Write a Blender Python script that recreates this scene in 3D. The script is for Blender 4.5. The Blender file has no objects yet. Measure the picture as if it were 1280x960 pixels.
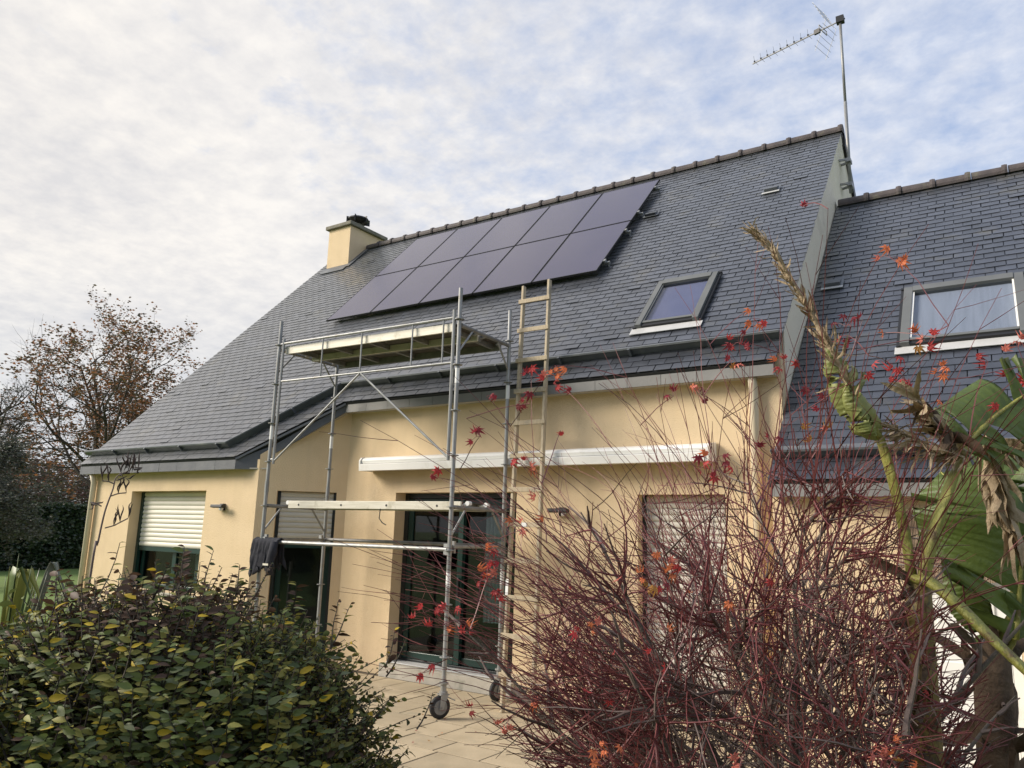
import bpy, bmesh, math, random
from mathutils import Vector, Matrix, noise
R = math.radians
V = Vector
sc = bpy.context.scene
col = sc.collection
rng = random.Random(7)

# ---------------------------------------------------------------- camera
CAM = V((0, 0, 1.88))
FW = V((-0.5482, 0.8136, 0.1937)).normalized()
RT = V((0.8320, 0.5540, 0.0290)); RT = (RT - FW * RT.dot(FW)).normalized()
UP = RT.cross(FW)
FPX = 950.9
cd = bpy.data.cameras.new('camera'); cam = bpy.data.objects.new('camera', cd); col.objects.link(cam)
cd.sensor_width = 36; cd.lens = 36 * FPX / 1280; cd.clip_end = 6000; cd.clip_start = 0.05
m3 = Matrix((RT, UP, -FW)).transposed().to_4x4(); m3.translation = CAM
cam.matrix_world = m3
sc.camera = cam

# ---------------------------------------------------------------- light
SUN_DIR = V((-0.72, -0.52, 0.50)).normalized()
el = math.asin(SUN_DIR.z); az = math.atan2(SUN_DIR.x, SUN_DIR.y)
sd = bpy.data.lights.new('sun', 'SUN'); sd.energy = 2.5; sd.angle = R(24); sd.color = (1.0, 0.91, 0.79)
so = bpy.data.objects.new('sun', sd); col.objects.link(so)
so.rotation_euler = SUN_DIR.to_track_quat('Z', 'Y').to_euler(); so.location = (0, 0, 30)
w = bpy.data.worlds.new('World'); sc.world = w; w.use_nodes = True
nt = w.node_tree; N = nt.nodes; L = nt.links
for nd in list(N): N.remove(nd)
out = N.new('ShaderNodeOutputWorld'); bg = N.new('ShaderNodeBackground'); bg.inputs[1].default_value = 0.086
sky = N.new('ShaderNodeTexSky'); sky.sky_type = 'NISHITA'; sky.sun_disc = False
sky.sun_elevation = el; sky.sun_rotation = az; sky.dust_density = 1.5; sky.air_density = 1.0; sky.ozone_density = 1.5
tc = N.new('ShaderNodeTexCoord'); sep = N.new('ShaderNodeSeparateXYZ'); L.new(tc.outputs['Generated'], sep.inputs[0])
def mth(op, a, b=None, clamp=False):
    n = N.new('ShaderNodeMath'); n.operation = op; n.use_clamp = clamp
    for i, x in enumerate((a, b)):
        if x is None: continue
        if isinstance(x, (int, float)): n.inputs[i].default_value = x
        else: L.new(x, n.inputs[i])
    return n.outputs[0]
zc = mth('ADD', mth('MAXIMUM', sep.outputs[2], 0.0), 0.16)
cx = mth('DIVIDE', sep.outputs[0], zc); cy = mth('DIVIDE', sep.outputs[1], zc)
cmb = N.new('ShaderNodeCombineXYZ'); L.new(cx, cmb.inputs[0]); L.new(cy, cmb.inputs[1])
def nz(scale, detail, rough, vec=None, dist=0.0):
    n = N.new('ShaderNodeTexNoise'); n.inputs['Scale'].default_value = scale; n.inputs['Detail'].default_value = detail
    n.inputs['Roughness'].default_value = rough; n.inputs['Distortion'].default_value = dist
    L.new(vec or cmb.outputs[0], n.inputs['Vector']); return n.outputs['Fac']
def ramp(x, p0, p1, c0=(0, 0, 0, 1), c1=(1, 1, 1, 1)):
    r = N.new('ShaderNodeValToRGB'); L.new(x, r.inputs[0])
    r.color_ramp.elements[0].position = p0; r.color_ramp.elements[0].color = c0
    r.color_ramp.elements[1].position = p1; r.color_ramp.elements[1].color = c1
    return r.outputs[0]
def mixc(f, a, b):
    n = N.new('ShaderNodeMix'); n.data_type = 'RGBA'
    for i, x in ((0, f), (6, a), (7, b)):
        if isinstance(x, (int, float)): n.inputs[i].default_value = x
        elif isinstance(x, tuple): n.inputs[i].default_value = x
        else: L.new(x, n.inputs[i])
    return n.outputs[2]
puffs = nz(12.0, 5, 0.60, dist=0.1)
sheet = nz(0.55, 4, 0.55, dist=0.4)
cov = mth('ADD', mth('MULTIPLY', puffs, 0.62), mth('MULTIPLY', sheet, 0.62))
hz_ = mth('MULTIPLY', mth('SUBTRACT', 0.55, sep.outputs[2], True), 0.26)
cov = mth('ADD', cov, hz_)
dotn = N.new('ShaderNodeVectorMath'); dotn.operation = 'DOT_PRODUCT'; L.new(tc.outputs['Generated'], dotn.inputs[0])
dotn.inputs[1].default_value = V((-0.93, 0.10, 0.33)).normalized()
glow = ramp(dotn.outputs['Value'], 0.30, 1.0)
cov = mth('ADD', cov, mth('SUBTRACT', mth('MULTIPLY', glow, 0.26), 0.13))
fac = mth('MULTIPLY', ramp(cov, 0.36, 0.72), 0.92)
ccol = mixc(glow, (4.95, 5.05, 5.35, 1), (5.2, 4.95, 4.65, 1))
ccol = mixc(ramp(sep.outputs[2], 0.02, 0.30), (4.05, 4.15, 4.3, 1), ccol)
shade = ramp(mth('ADD', mth('MULTIPLY', nz(1.6, 4, 0.55, dist=0.3), .5), mth('MULTIPLY', nz(15.0, 4, 0.6, dist=0.1), .5)), 0.36, 0.64, (0.84, 0.855, 0.89, 1), (1.10, 1.09, 1.06, 1))
mul = N.new('ShaderNodeMix'); mul.data_type = 'RGBA'; mul.blend_type = 'MULTIPLY'; mul.inputs[0].default_value = 1
L.new(ccol, mul.inputs[6]); L.new(shade, mul.inputs[7])
skyb = mixc(0.7, sky.outputs[0], (2.75, 3.35, 4.75, 1))
fin = mixc(fac, skyb, mul.outputs[2])
L.new(fin, bg.inputs[0]); L.new(bg.outputs[0], out.inputs[0])
sc.view_settings.view_transform = 'Standard'; sc.view_settings.look = 'None'
sc.view_settings.exposure = 1.08; sc.view_settings.gamma = 1.0
sc.render.engine = 'CYCLES'

# ---------------------------------------------------------------- helpers
def ray(px, py): return FW * FPX + RT * (px - 640) - UP * (py - 480)
def at(px, py, d):
    r = ray(px, py); return CAM + r * (d / math.hypot(r.x, r.y))
def inframe(p, mgn=0):
    d = p - CAM; z = d.dot(FW)
    if z <= 0.1: return False
    x = 640 + FPX * d.dot(RT) / z; y = 480 - FPX * d.dot(UP) / z
    return -mgn < x < 1280 + mgn and -mgn < y < 960 + mgn

class MB:
    def __init__(s): s.v = []; s.f = []; s.m = []
    def add(s, vs, fs, mi=0):
        o = len(s.v); s.v += [tuple(x) for x in vs]
        for f in fs: s.f.append(tuple(i + o for i in f)); s.m.append(mi)
        return s
    def quad(s, a, b, c, d, mi=0): return s.add([a, b, c, d], [(0, 1, 2, 3)], mi)
    def box(s, p0, p1, mi=0, M=None):
        x0, y0, z0 = p0; x1, y1, z1 = p1
        vs = [V(q) for q in ((x0, y0, z0), (x1, y0, z0), (x1, y1, z0), (x0, y1, z0), (x0, y0, z1), (x1, y0, z1), (x1, y1, z1), (x0, y1, z1))]
        if M: vs = [M @ q for q in vs]
        return s.add(vs, [(0, 3, 2, 1), (4, 5, 6, 7), (0, 1, 5, 4), (1, 2, 6, 5), (2, 3, 7, 6), (3, 0, 4, 7)], mi)
    def bar(s, a, b, wx, wy, up=V((0, 0, 1)), mi=0):
        a = V(a); b = V(b); d = (b - a).normalized()
        x = d.cross(up)
        if x.length < 1e-4: x = d.cross(V((1, 0, 0)))
        x.normalize(); y = x.cross(d)
        vs = [p + x * sx * wx / 2 + y * sy * wy / 2 for p in (a, b) for sx, sy in ((-1, -1), (1, -1), (1, 1), (-1, 1))]
        return s.add(vs, [(0, 1, 2, 3), (7, 6, 5, 4), (0, 4, 5, 1), (1, 5, 6, 2), (2, 6, 7, 3), (3, 7, 4, 0)], mi)
    def tube(s, pts, rad, n=8, mi=0, caps=True):
        pts = [V(p) for p in pts]
        if not isinstance(rad, (list, tuple)): rad = [rad] * len(pts)
        o = len(s.v); x = None
        for i, p in enumerate(pts):
            d = (pts[min(i + 1, len(pts) - 1)] - pts[max(i - 1, 0)])
            if d.length < 1e-7: d = V((0, 0, 1))
            d.normalize()
            if x is None:
                x = d.cross(V((0, 0, 1)) if abs(d.z) < 0.9 else V((1, 0, 0)))
            x = x - d * x.dot(d); x.normalize(); y = d.cross(x)
            for k in range(n):
                a = 2 * math.pi * k / n; q = p + (x * math.cos(a) + y * math.sin(a)) * rad[i]
                s.v.append((q.x, q.y, q.z))
        for i in range(len(pts) - 1):
            for k in range(n):
                a = o + i * n + k; b = o + i * n + (k + 1) % n
                s.f.append((a, b, b + n, a + n)); s.m.append(mi)
        if caps:
            s.f.append(tuple(o + k for k in reversed(range(n)))); s.m.append(mi)
            e = o + (len(pts) - 1) * n
            s.f.append(tuple(e + k for k in range(n))); s.m.append(mi)
        return s
    def lathe(s, c, axis, prof, n=16, mi=0):          # prof: (distance along axis, radius)
        axis = V(axis).normalized(); c = V(c)
        return s.tube([c + axis * t for t, r in prof], [r for t, r in prof], n, mi)
    def prism(s, poly, d, mi=0):                      # poly of 3-D points extruded by d
        n = len(poly); a = [V(p) for p in poly]; b = [p + V(d) for p in a]
        nrm = V((0, 0, 0))
        for i in range(n): nrm += a[i].cross(a[(i + 1) % n])
        if nrm.dot(V(d)) > 0: a.reverse(); b.reverse()
        return s.add(a + b, [tuple(range(n)), tuple(reversed(range(n, 2 * n)))] + [(i, i + n, (i + 1) % n + n, (i + 1) % n) for i in range(n)], mi)
    def mesh(s, name, mats, smooth=False):
        me = bpy.data.meshes.new(name); me.from_pydata(s.v, [], s.f)
        for mt in (mats if isinstance(mats, (list, tuple)) else [mats]): me.materials.append(mt)
        if any(s.m): me.polygons.foreach_set('material_index', s.m)
        if smooth: me.polygons.foreach_set('use_smooth', [True] * len(s.f))
        me.update(); return me
    def build(s, name, mats, parent=None, smooth=False, bevel=0, kind=None):
        o = link(name, s.mesh(name, mats, smooth), parent)
        if bevel:
            b = o.modifiers.new('bevel', 'BEVEL'); b.width = bevel; b.segments = 2; b.limit_method = 'ANGLE'
        if kind: o['kind'] = kind
        return o
def link(name, me, parent=None, M=None):
    o = bpy.data.objects.new(name, me); col.objects.link(o)
    if parent is not None:
        o.parent = parent; o.matrix_parent_inverse = PINV.get(parent.name, Matrix())
    if M is not None: o.matrix_basis = M
    return o
PINV = {}
def thing(name, label, cat, loc=(0, 0, 0), group=None):
    o = bpy.data.objects.new(name, None); col.objects.link(o); o.location = loc
    o.empty_display_size = 0.2
    PINV[o.name] = Matrix.Translation(loc).inverted()
    return tag(o, label, cat, group)
def tag(o, label, cat, group=None):
    o['label'] = label; o['category'] = cat
    if group: o['group'] = group
    return o
def struct(o): o['kind'] = 'structure'; return o

# ---------------------------------------------------------------- materials
def mat(name, c1, c2=None, scale=8, rough=0.7, bump=0.0, bscale=None, metal=0.0, spec=0.5, island=0.0, c3=None, s3=1.0, t3=(0.55, 0.7), stretch=None, detail=5, transl=0.0, coat=0.0, streak=0.0):
    m = bpy.data.materials.new(name); m.use_nodes = True
    nt = m.node_tree; N = nt.nodes; L = nt.links; b = N['Principled BSDF']
    b.inputs['Roughness'].default_value = rough; b.inputs['Metallic'].default_value = metal
    b.inputs['Specular IOR Level'].default_value = spec; b.inputs['Coat Weight'].default_value = coat
    c2 = c2 or c1
    tc = N.new('ShaderNodeTexCoord'); vec = tc.outputs['Object']
    if stretch:
        mp = N.new('ShaderNodeMapping'); mp.inputs['Scale'].default_value = stretch; L.new(vec, mp.inputs[0]); vec = mp.outputs[0]
    n = N.new('ShaderNodeTexNoise'); n.inputs['Scale'].default_value = scale; n.inputs['Detail'].default_value = detail; L.new(vec, n.inputs['Vector'])
    r = N.new('ShaderNodeValToRGB'); r.color_ramp.elements[0].position = 0.3; r.color_ramp.elements[1].position = 0.7
    r.color_ramp.elements[0].color = (*c1, 1); r.color_ramp.elements[1].color = (*c2, 1); L.new(n.outputs['Fac'], r.inputs[0])
    cur = r.outputs[0]
    if c3:
        n3 = N.new('ShaderNodeTexNoise'); n3.inputs['Scale'].default_value = s3; n3.inputs['Detail'].default_value = 6; n3.inputs['Roughness'].default_value = 0.65
        L.new(tc.outputs['Object'], n3.inputs['Vector'])
        r3 = N.new('ShaderNodeValToRGB'); r3.color_ramp.elements[0].position = t3[0]; r3.color_ramp.elements[1].position = t3[1]; L.new(n3.outputs['Fac'], r3.inputs[0])
        mx = N.new('ShaderNodeMix'); mx.data_type = 'RGBA'; L.new(r3.outputs[0], mx.inputs[0]); L.new(cur, mx.inputs[6]); mx.inputs[7].default_value = (*c3, 1); cur = mx.outputs[2]
    if streak:
        ms_ = N.new('ShaderNodeMapping'); ms_.inputs['Scale'].default_value = (5.0, 5.0, 0.22); L.new(tc.outputs['Object'], ms_.inputs[0])
        ns = N.new('ShaderNodeTexNoise'); ns.inputs['Scale'].default_value = 1.0; ns.inputs['Detail'].default_value = 7; ns.inputs['Roughness'].default_value = .62; L.new(ms_.outputs[0], ns.inputs['Vector'])
        rs = N.new('ShaderNodeValToRGB'); rs.color_ramp.elements[0].position = .48; rs.color_ramp.elements[1].position = .74; L.new(ns.outputs['Fac'], rs.inputs[0])
        mu = N.new('ShaderNodeMath'); mu.operation = 'MULTIPLY'; mu.inputs[1].default_value = streak; L.new(rs.outputs[0], mu.inputs[0])
        mx = N.new('ShaderNodeMix'); mx.data_type = 'RGBA'; L.new(mu.outputs[0], mx.inputs[0]); L.new(cur, mx.inputs[6]); mx.inputs[7].default_value = (.22, .19, .14, 1); cur = mx.outputs[2]
    if island:
        g = N.new('ShaderNodeNewGeometry'); oi = N.new('ShaderNodeObjectInfo')
        ad = N.new('ShaderNodeMath'); ad.operation = 'ADD'; L.new(g.outputs['Random Per Island'], ad.inputs[0]); L.new(oi.outputs['Random'], ad.inputs[1])
        fr = N.new('ShaderNodeMath'); fr.operation = 'FRACT'; L.new(ad.outputs[0], fr.inputs[0])
        mr = N.new('ShaderNodeMapRange'); mr.inputs['To Min'].default_value = 1 - island; mr.inputs['To Max'].default_value = 1 + island; L.new(fr.outputs[0], mr.inputs[0])
        hs = N.new('ShaderNodeHueSaturation'); L.new(mr.outputs[0], hs.inputs['Value']); L.new(cur, hs.inputs['Color']); cur = hs.outputs[0]
    L.new(cur, b.inputs['Base Color'])
    if bump:
        nb = N.new('ShaderNodeTexNoise'); nb.inputs['Scale'].default_value = bscale or scale * 4; nb.inputs['Detail'].default_value = 4; L.new(vec, nb.inputs['Vector'])
        bp = N.new('ShaderNodeBump'); bp.inputs['Strength'].default_value = bump; bp.inputs['Distance'].default_value = 0.02
        L.new(nb.outputs['Fac'], bp.inputs['Height']); L.new(bp.outputs[0], b.inputs['Normal'])
    if transl:
        tr = N.new('ShaderNodeBsdfTranslucent'); L.new(cur, tr.inputs[0]); ms = N.new('ShaderNodeMixShader'); ms.inputs[0].default_value = transl
        L.new(b.outputs[0], ms.inputs[1]); L.new(tr.outputs[0], ms.inputs[2]); L.new(ms.outputs[0], N['Material Output'].inputs[0])
    return m
def glass(name, tint, ior=1.5, rough=0.02):
    m = bpy.data.materials.new(name); m.use_nodes = True; nt = m.node_tree; N = nt.nodes; L = nt.links
    N.remove(N['Principled BSDF'])
    t = N.new('ShaderNodeBsdfTransparent'); t.inputs[0].default_value = (*tint, 1)
    g = N.new('ShaderNodeBsdfGlossy'); g.inputs['Roughness'].default_value = rough
    ge = N.new('ShaderNodeNewGeometry'); dt = N.new('ShaderNodeVectorMath'); dt.operation = 'DOT_PRODUCT'
    L.new(ge.outputs['Normal'], dt.inputs[0]); L.new(ge.outputs['Incoming'], dt.inputs[1])
    def mm(op, a, b=None):
        n = N.new('ShaderNodeMath'); n.operation = op; n.use_clamp = op == 'ADD'
        for i, x in enumerate((a, b)):
            if x is None: continue
            if isinstance(x, (int, float)): n.inputs[i].default_value = x
            else: L.new(x, n.inputs[i])
        return n
    r0 = ((ior - 1) / (ior + 1)) ** 2
    ml = mm('ADD', mm('MULTIPLY', mm('POWER', mm('SUBTRACT', 1.0, mm('ABSOLUTE', dt.outputs['Value']).outputs[0]).outputs[0], 5.0).outputs[0], 1 - r0).outputs[0], r0)
    x = N.new('ShaderNodeMixShader'); L.new(ml.outputs[0], x.inputs[0]); L.new(t.outputs[0], x.inputs[1]); L.new(g.outputs[0], x.inputs[2])
    L.new(x.outputs[0], N['Material Output'].inputs[0]); return m

RENDER = mat('render_wall', (0.71, 0.55, 0.345), (0.755, 0.59, 0.38), 3.0, 0.92, 0.6, 110, spec=0.2, c3=(0.66, 0.51, 0.325), s3=0.9, streak=0.075)
SLATE = mat('slate', (0.024, 0.028, 0.039), (0.042, 0.047, 0.061), 5, 0.42, 0.05, 40, island=0.30, c3=(0.062, 0.060, 0.054), s3=2.2, spec=0.4, coat=1.0)
SLATE.node_tree.nodes['Principled BSDF'].inputs['Coat Roughness'].default_value = 0.30
SLATE.node_tree.nodes['Principled BSDF'].inputs['Coat IOR'].default_value = 1.36
SLATE.node_tree.nodes['Principled BSDF'].inputs['IOR'].default_value = 1.5
SLATE.node_tree.nodes['Principled BSDF'].inputs['Sheen Weight'].default_value = 0.32
SLATE.node_tree.nodes['Principled BSDF'].inputs['Sheen Roughness'].default_value = 0.35
SLATE_BASE = mat('slate_base', (0.028, 0.03, 0.034), rough=0.8)
RIDGE = mat('ridge_clay', (0.055, 0.045, 0.045), (0.09, 0.072, 0.068), 9, 0.7, 0.3, 60, c3=(0.13, 0.12, 0.085), s3=5)
ZINC = mat('zinc', (0.11, 0.12, 0.135), (0.16, 0.17, 0.18), 4, 0.42, metal=0.35, c3=(0.20, 0.205, 0.20), s3=3)
FASCIA_D = mat('fascia_slate', (0.075, 0.082, 0.095), (0.105, 0.11, 0.12), 5, 0.55, 0.15, 30, island=0.15)
FASCIA_L = mat('fascia_grey', (0.17, 0.17, 0.165), (0.215, 0.21, 0.20), 4, 0.6, 0.1, 30, island=0.12)
SOFFIT = mat('soffit', (0.40, 0.37, 0.31), rough=0.8)
WHITE = mat('white_lacquer', (0.76, 0.75, 0.71), (0.80, 0.79, 0.75), 3, 0.38, c3=(0.66, 0.64, 0.58), s3=2.5)
SHUT = mat('shutter_slat', (0.62, 0.59, 0.50), (0.67, 0.635, 0.54), 3, 0.5)
SHUT_G = mat('shutter_slat_grey', (0.52, 0.49, 0.42), (0.56, 0.53, 0.455), 3, 0.5)
GREEN = mat('green_lacquer', (0.007, 0.030, 0.025), (0.009, 0.037, 0.030), 3, 0.32)
DARKFR = mat('dark_frame', (0.012, 0.016, 0.017), rough=0.4)
GLASS = glass('window_glass', (0.62, 0.68, 0.68))
GLASS_ROOF = glass('roof_glass', (0.78, 0.80, 0.84), 1.55)
STONE = mat('sill_stone', (0.36, 0.335, 0.28), (0.46, 0.425, 0.36), 6, 0.85, 0.2, 60, c3=(0.27, 0.26, 0.21), s3=4)
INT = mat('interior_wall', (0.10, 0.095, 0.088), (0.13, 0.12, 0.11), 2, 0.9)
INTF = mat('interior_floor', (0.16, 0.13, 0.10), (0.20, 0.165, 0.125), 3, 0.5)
CURT = mat('curtain_cloth', (0.72, 0.74, 0.76), rough=0.9, transl=0.35)
GALV = mat('galvanised', (0.22, 0.225, 0.225), (0.34, 0.345, 0.34), 14, 0.5, metal=0.45, c3=(0.26, 0.245, 0.21), s3=7, stretch=(1, 1, 0.4))
GALV_D = mat('galvanised_dull', (0.16, 0.16, 0.155), (0.24, 0.235, 0.225), 10, 0.6, metal=0.3)
ALU = mat('plank_aluminium', (0.52, 0.49, 0.40), (0.66, 0.63, 0.54), 12, 0.5, metal=0.15, stretch=(0.3, 4, 4), c3=(0.40, 0.37, 0.28), s3=5)
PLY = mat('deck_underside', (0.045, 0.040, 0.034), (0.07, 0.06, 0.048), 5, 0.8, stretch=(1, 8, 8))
RUBBER = mat('rubber', (0.016, 0.016, 0.017), rough=0.7, bump=0.1, bscale=80)
WOOD = mat('ladder_wood', (0.36, 0.29, 0.19), (0.50, 0.42, 0.29), 12, 0.75, 0.3, 50, stretch=(6, 6, 0.6), c3=(0.26, 0.23, 0.18), s3=4)
STICK = mat('sticker', (0.72, 0.72, 0.70), rough=0.5)
CELL = mat('solar_cells', (0.020, 0.013, 0.050), (0.026, 0.018, 0.058), 1.3, 0.20, spec=0.5, coat=0.45)
CLOTH = mat('dark_cloth', (0.016, 0.017, 0.024), (0.032, 0.033, 0.042), 6, 0.95, 0.4, 150)
PAVE = mat('paving', (0.37, 0.30, 0.195), (0.46, 0.375, 0.25), 4, 0.85, 0.12, 60, island=0.10, c3=(0.34, 0.29, 0.20), s3=2.2)
JOINT = mat('paving_joint', (0.075, 0.06, 0.042), (0.11, 0.09, 0.065), 10, 0.95)
LAWN = mat('lawn', (0.085, 0.14, 0.022), (0.12, 0.18, 0.032), 0.6, 0.95, 0.6, 9, c3=(0.07, 0.10, 0.018), s3=0.25)
SOIL = mat('soil', (0.055, 0.04, 0.027), (0.09, 0.066, 0.045), 7, 0.95, 0.8, 30)
CHCAP = mat('chimney_cap', (0.15, 0.14, 0.11), (0.24, 0.22, 0.17), 6, 0.9, 0.5, 40, c3=(0.09, 0.10, 0.06), s3=5)
BLACK = mat('black_metal', (0.012, 0.012, 0.013), rough=0.5)
FRAME_G = mat('skylight_grey', (0.12, 0.125, 0.12), (0.155, 0.16, 0.155), 3, 0.45, metal=0.2)
LEAD = mat('flashing', (0.42, 0.42, 0.41), (0.50, 0.50, 0.49), 5, 0.55, 0.2, 20)
BARK = mat('bark', (0.045, 0.038, 0.03), (0.085, 0.073, 0.058), 14, 0.95, 0.6, 60)
MBARK = mat('maple_bark', (0.10, 0.083, 0.068), (0.18, 0.155, 0.125), 12, 0.9, 0.4, 60)
MTWIG = mat('maple_twig', (0.115, 0.026, 0.031), (0.20, 0.058, 0.056), 5, 0.5)
MTWIG_D = mat('maple_twig_dark', (0.095, 0.062, 0.055), (0.185, 0.145, 0.125), 5, 0.65)

# ---------------------------------------------------------------- ground
def grid_sheet(x0, x1, y0, y1, z): return MB().quad((x0, y0, z), (x1, y0, z), (x1, y1, z), (x0, y1, z))
struct(grid_sheet(-2500, 2500, -2500, 2500, -0.035).build('ground', LAWN))
bedm = MB()
NX, NY = 26, 18
for j in range(NY + 1):
    for i in range(NX + 1):
        x = -5.4 + 8.6 * i / NX; y = 0.9 + 3.7 * j / NY
        e = min(i, NX - i, j, NY - j)
        bedm.v.append((x, y, -0.045 + (0.05 + 0.035 * noise.noise(V((x * 1.7, y * 1.7, 0)))) * min(1, e / 1.5)))
for j in range(NY):
    for i in range(NX):
        a = j * (NX + 1) + i; bedm.f.append((a, a + 1, a + NX + 2, a + NX + 1)); bedm.m.append(0)
struct(bedm.build('garden_bed', SOIL, smooth=True))
patio = struct(MB().box((-9.4, 4.6, -0.2), (4.2, 7.985, -0.005)).build('patio', JOINT))
prg = random.Random(3)
y = 4.62; rows = [0.5, 0.5, 0.36, 0.5, 0.5, 0.36, 0.5]
ri = 0
while y < 7.5:
    h = rows[ri % len(rows)]; ri += 1
    y1 = min(y + h, 7.93)
    x = -8.9 + prg.random() * 0.4
    while x < 3.6:
        wd = prg.choice((0.36, 0.5, 0.5, 0.66)); x1 = x + wd
        inside = not (x1 < -9.1 and y > 7.0)
        if inside:
            g = 0.008
            b = MB(); z = 0.0 + prg.uniform(-0.0015, 0.002)
            b.box((x + g, y + g, -0.03), (x1 - g, y1 - g, z))
            b.build('paving_slab', PAVE, patio, bevel=0.002)
        x = x1
    y = y1

# ---------------------------------------------------------------- the house
TH = 1.0276
COS = 1 / math.sqrt(1 + TH * TH); SIN = TH * COS
def zroof(y): return TH * y - 4.259
def zwing(y): return TH * y - 5.045
RY, RZ = 12.48, zroof(12.48)
WRY = 11.63; WRZ = zwing(WRY)
XL, XR = -13.78, -1.996          # verges of the main roof
house = thing('house', 'beige rendered house with steep grey slate roofs, green framed doors and roller shutters', 'house', (-6, 9, 0))

def wall_panel(mb, p0, p1, z0, zt0, zt1, holes, depth, mi=0):
    """vertical wall from p0 to p1 (plan), outside to the right-hand side seen from p0 to p1; holes (s0,s1,za,zb) get reveals of the given depth"""
    p0 = V((*p0, 0)); p1 = V((*p1, 0)); Ln = (p1 - p0).length; u = (p1 - p0) / Ln; n = V((u.y, -u.x, 0))
    ss = sorted({0, Ln, *[h[0] for h in holes], *[h[1] for h in holes]})
    zs = sorted({z0, *[h[2] for h in holes], *[h[3] for h in holes]})
    def P(s, z, d=0): return p0 + u * s + V((0, 0, z)) - n * d
    def top(s): return zt0 + (zt1 - zt0) * s / Ln
    for i in range(len(ss) - 1):
        a, b = ss[i], ss[i + 1]
        for j in range(len(zs)):
            za = zs[j]; last = j == len(zs) - 1
            if not last and any(h[0] <= a and h[1] >= b and h[2] <= za and h[3] >= zs[j + 1] for h in holes): continue
            if last: mb.quad(P(a, za), P(b, za), P(b, top(b)), P(a, top(a)), mi)
            else: mb.quad(P(a, za), P(b, za), P(b, zs[j + 1]), P(a, zs[j + 1]), mi)
    for s0, s1, za, zb in holes:
        mb.quad(P(s0, za), P(s0, zb), P(s0, zb, depth), P(s0, za, depth), mi)
        mb.quad(P(s1, zb), P(s1, za), P(s1, za, depth), P(s1, zb, depth), mi)
        mb.quad(P(s0, zb), P(s1, zb), P(s1, zb, depth), P(s0, zb, depth), mi)
        if za > 0.02: mb.quad(P(s1, za), P(s0, za), P(s0, za, depth), P(s1, za, depth), mi)

YL, YC, YW = 7.13, 7.97, 7.50
A0, A1 = V((-9.16, YL, 0)), V((-8.22, YC, 0))
LO = (A1 - A0).length; UO = (A1 - A0) / LO; NO = V((UO.y, -UO.x, 0))
DEP = 0.23
wl = MB()
wall_panel(wl, (-13.62, YL), (A0.x, A0.y), -0.15, 2.84, 2.84, [(1.25, 3.27, 0.85, 2.40)], DEP)
wl.build('front_wall', RENDER, house)
wl = MB(); wall_panel(wl, (A0.x, A0.y), (A1.x, A1.y), -0.15, zroof(YL) - .16, zroof(YC) - .16, [(0.28, 1.12, 0.02, 2.40)], DEP)
wl.build('angled_wall', RENDER, house)
DX0, DX1 = -7.257, -5.25
EX0, EX1 = -3.62, -2.62
wl = MB(); wall_panel(wl, (A1.x, YC), (-2.0, YC), -0.15, 3.80, 3.80, [(DX0 - A1.x, DX1 - A1.x, 0.16, 2.40), (EX0 - A1.x, EX1 - A1.x, 0.16, 2.36)], DEP)
wl.build('central_wall', RENDER, house)
# gables: closed slabs
def gable(x0, x1, yf, name, soff=0.07, m=RENDER):
    yb = 17.0
    pl = [(x0, yf, -0.15), (x0, yb, -0.15), (x0, yb, zroof(2 * RY - yb) - soff), (x0, RY, RZ - soff), (x0, yf, zroof(yf) - soff)]
    MB().prism([V(p) for p in pl], V((x1 - x0, 0, 0))).build(name, m, house)
RENDER_PALE = mat('render_pale', (0.79, 0.72, 0.59), (0.82, 0.755, 0.63), 3.0, 0.92, 0.5, 110, spec=0.2, c3=(0.62, 0.565, 0.46), s3=1.2)
gable(-2.30, -2.012, YC + 0.24, 'right_gable', .012, RENDER_PALE)
MB().box((-2.30, YC + .003, -0.15), (-2.012, YC + 0.236, 3.84)).build('right_gable_corner', RENDER, house)
gable(-13.62, -13.35, YL + .25, 'left_gable')
MB().box((-13.617, YL + .003, -0.15), (-13.35, YL + .247, 2.8)).build('left_gable_corner', RENDER, house)
MB().box((-13.6, 16.8, -0.15), (-2.1, 17.0, 3.6)).build('back_wall', RENDER, house)
# wing walls
WD0, WD1 = -0.86, -0.12
wl = MB(); wall_panel(wl, (-2.010, YW), (5.0, YW), -0.15, 2.46, 2.46, [(WD0 + 2.01, WD1 + 2.01, 0.06, 2.12)], 0.16)
wall_panel(wl, (-2.010, 8.0), (-2.010, YW), -0.15, 2.9, 2.46, [], 0.1)
wl.build('wing_wall', RENDER, house)
# interiors: dark rooms behind the glazed openings
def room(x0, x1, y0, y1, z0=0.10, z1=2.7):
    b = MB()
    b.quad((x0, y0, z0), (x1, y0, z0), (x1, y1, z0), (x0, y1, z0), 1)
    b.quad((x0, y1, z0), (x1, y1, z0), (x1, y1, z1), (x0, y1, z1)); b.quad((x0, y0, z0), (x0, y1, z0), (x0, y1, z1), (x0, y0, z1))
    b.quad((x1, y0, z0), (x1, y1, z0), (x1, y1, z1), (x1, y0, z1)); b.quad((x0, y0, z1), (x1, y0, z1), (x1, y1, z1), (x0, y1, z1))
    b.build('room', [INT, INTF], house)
room(-8.15, -2.4, 8.26, 12.5); room(-13.3, -9.35, 7.42, 11.5, 0.3, 2.68)

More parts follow.
